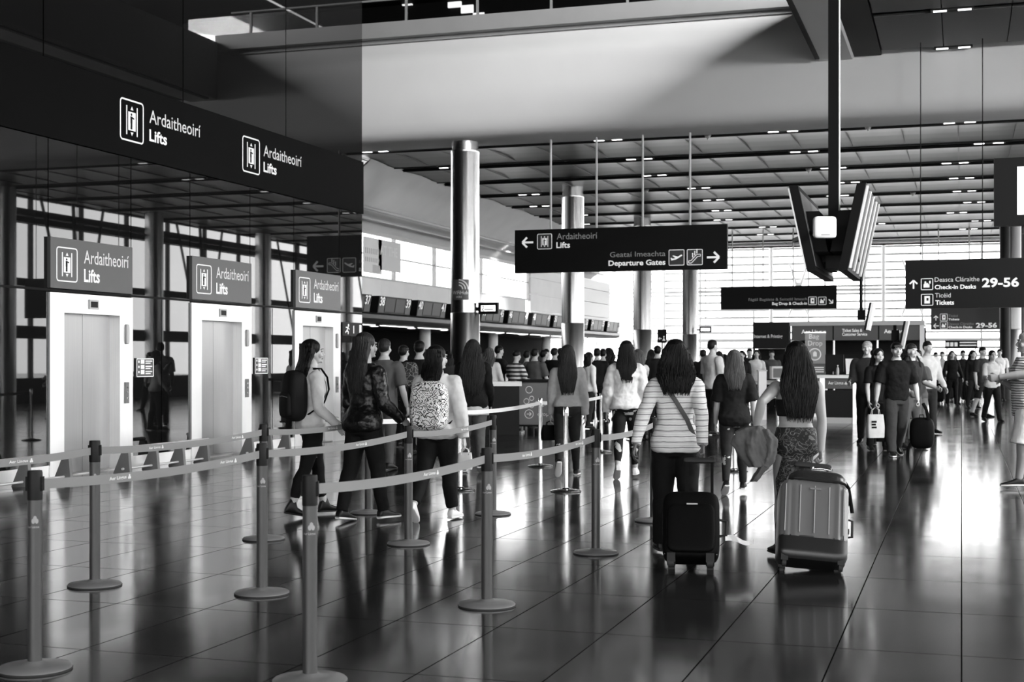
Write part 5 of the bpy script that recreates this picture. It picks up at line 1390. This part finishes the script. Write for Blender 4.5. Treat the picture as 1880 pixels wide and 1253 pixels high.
# patterned backpack
J = person('person with a black and white patterned backpack and short black hair', at(803, 956), 18, 1.66, 'f', 'light', legs=((-16,24,38),(12,5,0)), arms=((0,10,20),(-6,16,10)), head=(28, 0),
    top=dict(m=CL['light'], hem=.47, fit=.035, name='hooded_top', fold=.035, flare=.01), bottom=TR('black', cut=.85, fit=.016), shoes=dict(m=M_SHOEW), sole=M_SOLE, hair='bob', hcol='black', hlen=.31, near=True, bodyscale=1.06)
p, rz = on_back(J, .66, .205); backpack('black and white patterned backpack worn by the person with short black hair', p, rz, M_GRAFF, .36, .47, .2, gap=.235)
g = to_world(J, J['wri', 1]+(J['wri', 1]-J['elb', 1]).normalized()*.09); small_bag('small pale carrier bag hanging from the hand of the patterned backpack wearer', g, A, CL['light'], .14, .16, .07, 'carrier_bag', 'bag', .05)
# curly long hair before column
J = person('person in black with very long curly hair before the nearest steel column', at(868, 868), 2, 1.79, 'f', 'mid', legs=((6,5,0),(-12,16,20)), arms=((12,6,30),(8,8,30)), top=dict(m=CL['black'], hem=.47, fit=.03, name='jumper', fold=.03), bottom=TR('ldenim', cut=.9),
    shoes=dict(m=M_SHOE), sole=M_SOLE, hair='curly', hcol='brown', hlen=.62, near=True)
band(J, 'tied_jacket', CL['light'], .43, .50, .05, J['root'])
# grey sweater
J = person('person in a short pale grey sweater with long brown hair, beside the second column', at(1042, 874), 3, 1.73, 'f', 'light', legs=((-20,28,50),(11,3,0)), arms=((2,8,8),(-4,9,10)), top=dict(m=cloth('pale_sweater', .4), hem=.535, fit=.03, name='sweater', fold=.03),
    bottom=TR('dgrey', cut=.95, fit=.006), shoes=dict(m=M_SHOE), sole=M_SOLE, hair='long', hcol='brown', hlen=.55, near=True)
g = to_world(J, J['wri', 0]+Vector((0, 0, -.08))); small_bag('dark handbag in the left hand of the grey sweater person', g, A+.3, M_BAGB, .26, .2, .1, hl=.06)
# white sweater
J = person('person in a mottled white sweater and black leggings with white shoes', at(1150, 879), 4, 1.74, 'f', 'light', legs=((-13,18,32),(12,5,0)), arms=((0,12,12),(-6,10,10)), top=dict(m=M_SWEAT, hem=.5, fit=.045, name='sweater', fold=.04),
    bottom=TR('char', cut=.8, fit=.004), shoes=dict(m=M_SHOEW), sole=M_SOLE, hair='long', hcol='dark', hlen=.44, near=True)
# striped jacket
DJ = 10.95
J = person('person in a striped pale jacket pulling a black suitcase', tuple(W(1240, DJ).xy), 3, 1.665, 'f', 'dark', legs=((10,4,0),(-9,12,14)), arms=((-2,16,14),(0,8,8)), ik=(P(1160, 838, 10.7), ('grip', GRIP_A)), grip=(.5, 1.15),
    top=dict(m=M_JACKET, hem=.475, fit=.015, name='jacket', fold=.022, flare=.025, sleeve=.96), bottom=TR('black', fit=.014, loose=.012), hair='wavy', hcol='black', hlen=.36, near=True)
H_ = J['H']; b = MB(); rs = []
pts = [J['tp'](.80*H_, -.06*H_, -.068*H_), J['tp'](.72*H_, -.005*H_, -.076*H_), J['tp'](.63*H_, .05*H_, -.064*H_), J['tp'](.53*H_, .092*H_, -.062*H_)]
b.tube(pts, [(.018, .005)]*4, 8, ref=(0, 1, 0)).build('bag_strap', CL['mid'], J['root'], True)
for i in (0, 1):
    wv = J['wri', i]; ev = J['elb', i]; dd = (wv-ev).normalized()
    for q in (.035, .06): MB().ell(wv-dd*q+Vector(((-1 if i == 0 else 1)*.012, -.034, 0)), (.007, .005, .007), 10, 6).build('cuff_button', M_JET, J['root'], True)
# dark tee girl
J = person('person in a dark tee shirt with straight fair hair, ahead of the striped jacket', at(1348, 908), 6, 1.6, 'f', 'light', legs=((-12,14,30),(12,4,0)), arms=((4,8,10),(-4,12,8)), top=dict(m=CL['char'], hem=.46, fit=.03, sleeve=.47, name='tee_shirt', fold=.03),
    bottom=TR('dgrey', cut=.92, fit=.004), shoes=dict(m=M_SHOE), sole=M_SOLE, hair='long', hcol='fair', hlen=.40, near=True)
# patterned skirt
J = person('person in a patterned skirt with long black hair pulling the ridged suitcase', tuple(W(1461, 10.74).xy), -4, 1.645, 'f', 'mid', legs=((9,4,0),(-8,12,14)), ik=(P(1386, 797, 10.55), ('grip', GRIP_B)), grip=(.9, 1.1),
    top=dict(m=CL['black'], hem=.655, fit=.012, neck=.735, sleeve=0, strap=True, name='crop_top', fold=.006), bottom=dict(kind='skirt', m=M_SKIRT, hem=.24, waist=.605, fit=.012, hr=.07), hair='wavy', hcol='black', hlen=.54, near=True, bodyscale=1.03)
# jacket over her arm
g = P(1388, 795, 10.52); t = thing('carried_jacket', 'grey jacket draped over the left hand of the patterned skirt person', 'jacket', g, A)
def drape(x0, x1, pts, th, seed):
    b = MB(); rs = []
    for q, (dx, z, wd) in enumerate(pts):
        r = []
        for j in range(28):
            a = 2*pi*j/28; f = 1+.22*sin(5*a+seed+q)+.12*sin(9*a+q*2); r.append((dx+wd*cos(a)*f, th*sin(a)*f*1.2, z))
        rs.append(r)
    return b.rings(rs)
mj = MB()
melt(drape(0, 0, [(-.01, .05, .05), (-.04, .01, .11), (-.05, -.08, .125), (-.03, -.17, .10), (.02, -.26, .07)], .05, 1), 'body', CL['mid'], t, .008, .02, .06)
melt(drape(0, 0, [(.06, .03, .03), (.10, -.05, .055), (.10, -.14, .06), (.085, -.22, .05), (.03, -.30, .03), (-.02, -.37, .028)], .035, 2), 'sleeve', CL['mid'], t, .008, .02, .05)

# ------------------------------------------------------------------ people coming towards the camera on the right
J = person('person in black tee shirt and cap walking towards the camera, bag in each hand', at(1646, 838), 178, 1.82, 'm', 'light', legs=((-14,22,26),(12,4,0)), ik=(P(1685, 736, 22.2), P(1608, 740, 22.15)), grip=(1.1, 1.1),
    top=dict(m=CL['black'], hem=.49, fit=.03, sleeve=.47, name='tee_shirt', fold=.03), bottom=TR('denim', fit=.014, loose=.02), shoes=dict(m=M_SHOE), sole=M_SOLE, hair='hat', hcol='black', near=True, vox=.008)
k = J['k']; q = lambda x, y, z: J['hp']+J['hm'] @ Vector((x*k, y*k, z*k))
MB().rings([[q(x*.9*(1 if r else 1), .07+.0*r+(.06*r)*(1-(x/.08)**2*.5), .062-.012*r+z) for x, z in ((-.07,0),(-.035,.006),(0,.008),(.035,.006),(.07,0),(.07,-.005),(.035,.0),(0,.003),(-.035,.0),(-.07,-.005))] for r in (0, .5, 1)]).build('cap_visor', CL['mid'], J['root'], True)
g = to_world(J, J['wri', 1]+(J['wri', 1]-J['elb', 1]).normalized()*.085*k); small_bag('pale carrier bag with dark print held by the person in the cap', g, A+R(8), CL['light'], .28, .37, .12, 'carrier_bag', 'bag', .12, True)
small_bag('dark carrier bag hanging behind the pale one beside the person in the cap', g+W(1646, .0)+Vector((.13, .14, -.02)), A-R(10), M_BAGB, .26, .42, .1, 'carrier_bag', 'bag', .12)
g = to_world(J, J['wri', 0]+(J['wri', 0]-J['elb', 0]).normalized()*.085*k); t = backpack('black backpack dangling from the hand of the person in the cap', g+Vector((.05, 0, -.43)), A+R(160), M_BAGB, .38, .5, .22, hang=True)
MB().box((-.12, -.125, .08), (-.02, -.118, .17)).build('label_patch', M_LIGHTG, t)
def bg(label, u, D, vt, yaw, sex='f', hair='short', hcol='dark', top='char', sl=1.0, bot='char', skin='light', arms=((2,7,12),(-2,7,12)), legs=((5,4,0),(-5,6,6)), hlen=.4, kind='trousers', lo=1.52, hi=1.92, **kw):
    H = max(lo, min(hi, EYE+(HZ-vt)*D/F)); m = CL[top] if isinstance(top, str) else top; mb = CL[bot] if isinstance(bot, str) else bot
    p = W(u, D); fit = kw.pop('fit', .022)
    return person(label, (p.x, p.y), yaw, H, sex, skin, legs, arms, top=dict(m=m, hem=kw.pop('hem', .48), fit=fit, sleeve=sl, name='top'), bottom=dict(kind=kind, m=mb, fit=.01, loose=.01),
                  hair=hair, hcol=hcol, hlen=hlen, vox=kw.pop('vox', .011 if D < 27 else .016), **kw)
bg('smiling person with long dark hair just behind the person in the cap', 1613, 23.6, 643, 172, 'f', 'long', 'dark', 'black', .4, 'black', arms=((10,5,30),(6,8,15)), hlen=.38, near=True)
J = bg('tall dark clothed person in a cap, left of the smiling one', 1592, 25.5, 629, 200, 'm', 'hat', 'grey', 'dgrey', 1, 'char', arms=((10,8,70),(10,8,70)))
J = bg('person in dark grey with a bulky pack, just behind the person in the cap', 1673, 24.2, 634, 150, 'm', 'short', 'brown', 'dgrey', .45, 'mid', arms=((12,10,60),(8,12,50)))
backpack('bulky dark backpack on the person right behind the cap wearer', to_world(J, J['tp'](.72*J['H'], 0, -.22)), J['root'].rotation_euler.z, M_BAGG, .36, .55, .26)
bg('person in a grey top and pale shorts right of the big pack', 1684, 25.2, 645, 190, 'f', 'tail', 'dark', 'mid', .4, 'ldenim', kind='shorts', arms=((25,6,60),(5,10,20)))
bg('tall person in a light shirt just left of the upright suitcases', 1703, 29, 629, 160, 'm', 'short', 'dark', 'light', 1, 'dgrey', arms=((5,10,30),(10,14,60)))
# right edge
J = person('person in a striped polo shirt and pale shorts at the right edge', tuple(W(1886, 16.7).xy), -82, 1.84, 'm', 'mid', legs=((12,6,0),(-10,14,18)), ik=(P(1834, 693, 16.3), P(1838, 700, 16.8)), grip=(.8, .8),
    top=dict(m=M_POLO, hem=.45, fit=.05, sleeve=.47, name='polo_shirt', fold=.03, loose=.01), bottom=dict(kind='shorts', m=CL['white'], fit=.03, loose=.02), shoes=dict(m=M_SHOE), sole=M_SOLE, hair='short', hcol='grey', near=True, bodyscale=1.14)
# further right group
bg('person in an open pale jacket over black trousers walking towards the camera', 1822, 34.7, 641, 176, 'f', 'tail', 'dark', 'light', 1, 'black', arms=((20,8,80),(15,10,75)), legs=((14,4,0),(-12,14,10)), hi=1.78, near=True, vox=.012)
bg('person in a dark shirt and shorts with bare legs left of the pale jacket', 1804, 37.5, 637, 150, 'm', 'short', 'dark', 'dgrey', .45, 'char', kind='shorts', legs=((6,4,0),(-10,12,6)), hi=1.88)
bg('person in a loose black top with fair hair standing in the far right crowd', 1748, 46, 646, 182, 'f', 'bob', 'fair', 'black', 1, 'black', arms=((5,16,30),(5,16,40)), hlen=.3)
bg('dark person behind the upright black suitcase in the far right crowd', 1786, 44, 645, 170, 'f', 'long', 'black', 'black', 1, 'char')
bg('person half hidden between the two dark suitcases in the far right crowd', 1730, 50, 647, 200, 'm', 'short', 'dark', 'light', 1, 'mid')
bg('person in black with a pale printed top in the far right crowd', 1768, 48, 645, 175, 'm', 'short', 'dark', 'black', .45, 'char', arms=((5,10,60),(5,10,60)))
bg('farthest tall person at the right under the low gate sign', 1835, 52, 640, 190, 'm', 'short', 'brown', 'white', .45, 'dgrey')
bg('person in a pale top at the far right beside the steel column', 1790, 56, 648, 170, 'f', 'tail', 'brown', 'light', .45, 'mid')
bg('small distant person in grey left of the low gate sign', 1718, 58, 648, 160, 'm', 'short', 'black', 'mid', 1, 'char')
bg('small distant person in white under the low gate sign', 1752, 62, 650, 190, 'f', 'bob', 'brown', 'white', 1, 'dgrey', hlen=.3)
def far_case(label, u, v, w, h, yaw, m):
    p = G(u, v); t = thing('suitcase', label, 'suitcase', p, A-R(yaw), 'upright suitcases in the far crowd')
    MB().rbox((0, 0, .06+h/2), (w/2, .13, h/2), 6, 24, 12).build('body', m, t, True)
    for sx in (-1, 1):
        for sy in (-1, 1): MB().cyl((sx*w*.36-.015, sy*.09, .03), (sx*w*.36+.015, sy*.09, .03), .03, 10).build('wheel', M_RUBBER, t, True)
    b = MB()
    for sx in (-1, 1): b.box((sx*.09-.01, .08, h), (sx*.09+.01, .1, h+.42))
    o = b.build('telescopic_handle', M_STEEL, t); MB().box((-.11, .075, h+.42), (.11, .105, h+.45)).build('grip', M_RUBBER, o)
far_case('upright dark suitcase with tall handles right of the person in the cap', 1720, 742, .48, .66, 10, M_BAGB)
far_case('upright black suitcase in the middle of the far right crowd', 1776, 738, .46, .66, -10, M_BAGB)
far_case('smaller dark suitcase leaning by the far right crowd', 1742, 736, .34, .5, 0, M_BAGG)

# ------------------------------------------------------------------ people in the queue in the middle
bg('person in a pale shirt standing tall right of the fourth column', 1308, 28.5, 627, 60, 'm', 'short', 'dark', 'light', .45, 'char', arms=((4,8,20),(6,8,40)), near=True, vox=.01)
J = bg('person in a dark grey shirt right behind the leather jacket', 706, 19.5, 626, 20, 'm', 'short', 'brown', 'mid', .47, 'mid', arms=((2,10,20),(-4,14,25)), vox=.009)
J = bg('person in black with a headset and plaid pack, left of the patterned backpack', 770, 22.5, 629, 10, 'm', 'short', 'black', 'black', 1, 'black', arms=((20,8,60),(20,10,60)), vox=.01)
backpack('dark plaid backpack seen between the grey shirt and the patterned backpack', to_world(J, J['tp'](.70*J['H'], -.12, -.17)), J['root'].rotation_euler.z, M_PLAID, .28, .42, .16)
bg('person with bright collar just left of the headset wearer', 741, 24.5, 637, 30, 'm', 'short', 'dark', 'char', 1, 'char')
bg('person in white half hidden left of the patterned backpack wearer', 775, 27, 643, -10, 'f', 'bob', 'dark', 'white', 1, 'char', hlen=.28)
bg('person with dark hair just right of the patterned backpack wearer', 821, 31, 647, -20, 'f', 'bob', 'black', 'dgrey', 1, 'char', hlen=.3)
bg('person in a pale sleeve leaning on the counter behind the curly haired one', 899, 30.2, 641, 20, 'f', 'wavy', 'fair', 'light', 1, 'char', arms=((15,10,20),(10,14,20)), hlen=.34)
bg('person with dark short hair looking right, behind the white counter', 916, 33.2, 637, 60, 'm', 'short', 'black', 'char', .45, 'char', arms=((30,10,60),(25,10,70)))
bg('person in a bold striped shirt leaning by the white counter', 943, 30.9, 645, 40, 'f', 'hat', 'dark', M_BOLD, .45, 'char', arms=((20,16,60),(10,20,70)), lean=8)
bg('person in a pale vest right of the bold striped shirt', 967, 33.6, 646, 20, 'f', 'short', 'dark', 'grey', .3, 'dgrey')
bg('person in a grey shirt in the middle of the queue crowd', 982, 31.9, 642, 30, 'm', 'short', 'dark', 'mid', .45, 'char', arms=((20,12,40),(10,12,40)))
J = bg('person carrying a round dark pack right of the grey shirt in the queue', 998, 34.6, 645, 40, 'f', 'short', 'dark', 'dgrey', 1, 'char')
backpack('round dark backpack in the queue left of the grey sweater person', to_world(J, J['tp'](.68*J['H'], .02, -.2)), J['root'].rotation_euler.z, M_BAGB, .32, .5, .22)
bg('person with a pale face above the round dark pack', 1003, 38, 643, 170, 'm', 'short', 'black', 'black', 1, 'black')
bg('dark clothed person just left of the second column', 1018, 34, 641, 30, 'm', 'short', 'dark', 'black', 1, 'black')
bg('person in a dark coat against the left edge of the second column', 1030, 36, 641, 10, 'f', 'long', 'dark', 'char', 1, 'black')
bg('person in a white blouse just right of the second column', 1082, 31, 649, 60, 'f', 'bob', 'dark', 'white', 1, 'dgrey', hlen=.3)
bg('dark person behind the white blouse, between second and third column', 1096, 34, 642, 0, 'm', 'short', 'dark', 'black', 1, 'black')
bg('person in a black coat left of the white mottled sweater', 1107, 35, 643, 20, 'm', 'short', 'black', 'black', 1, 'char')
bg('person with curly hair left of the third column in the far queue', 1117, 36, 641, -20, 'f', 'curly', 'dark', 'char', 1, 'char', hlen=.3)
bg('person with raised pale sleeve just right of the mottled sweater', 1171, 27, 644, -20, 'f', 'bob', 'fair', 'light', 1, 'dgrey', arms=((10,10,20),(60,20,80)), hlen=.3)
bg('person in dark clothes left of the striped jacket hair', 1207, 33, 637, 0, 'm', 'short', 'black', 'char', 1, 'char')
bg('second dark head left of the striped jacket hair', 1196, 38, 644, 0, 'f', 'bob', 'dark', 'black', 1, 'char', hlen=.3)
bg('dark haired person left of the tall pale shirt', 1291, 36, 644, 20, 'm', 'short', 'dark', 'char', 1, 'black')
bg('person in dark clothes right behind the tall pale shirt', 1320, 34, 647, 10, 'f', 'long', 'dark', 'dgrey', 1, 'char', hlen=.35)
bg('short dark haired person just left of the straight fair hair', 1330, 40, 652, 0, 'f', 'bob', 'black', 'black', 1, 'char', hlen=.3)
bg('dark long haired person right of the straight fair hair', 1362, 38, 646, 200, 'f', 'long', 'black', 'char', 1, 'char', hlen=.35)
bg('staff member with short hair before the pale screen left of the internet booth', 1376, 43, 642, 180, 'm', 'short', 'dark', 'dgrey', 1, 'char')
bg('person in a white top before the internet booth', 1389, 42, 644, 190, 'f', 'long', 'dark', 'white', .45, 'char', hlen=.3)
bg('person behind the counter under the internet booth fascia', 1417, 45.2, 645, 185, 'm', 'short', 'brown', 'mid', 1, 'char')
bg('person in a patterned shirt beside the internet booth', 1352, 45, 645, 150, 'm', 'short', 'dark', M_PLAID, 1, 'char')
bg('staff member inside the dark ticket kiosk', 1545, 47.3, 650, 180, 'f', 'bob', 'dark', 'char', 1, 'char', hlen=.3)
# small white podium and monitor near the far queue
p = W(1430, 39.5); t = thing('white_podium', 'white slim pillar box among the pale belts of the far queue', 'podium', (W(1399, 36).x, W(1399, 36).y, 0), A)
MB().box((-.1, -.1, 0), (.1, .1, 1.25)).build('body', M_WHITE, t); MB().box((-.12, -.12, 1.25), (.12, .12, 1.28)).build('cap', M_LIGHTG, t)
t = thing('boxy_monitor', 'pale boxy monitor on a stand left of the long black hair', 'monitor', (p.x, p.y, 0), A)
MB().box((-.2, 0, 1.0), (.22, .35, 1.36)).build('casing', M_WHITE, t); MB().box((-.16, -.01, 1.04), (.18, 0, 1.3)).build('screen', M_MID, t); MB().cyl((0, .15, 0), (0, .15, 1.0), .05, 12).build('stand', M_STEEL, t)

bake_people()
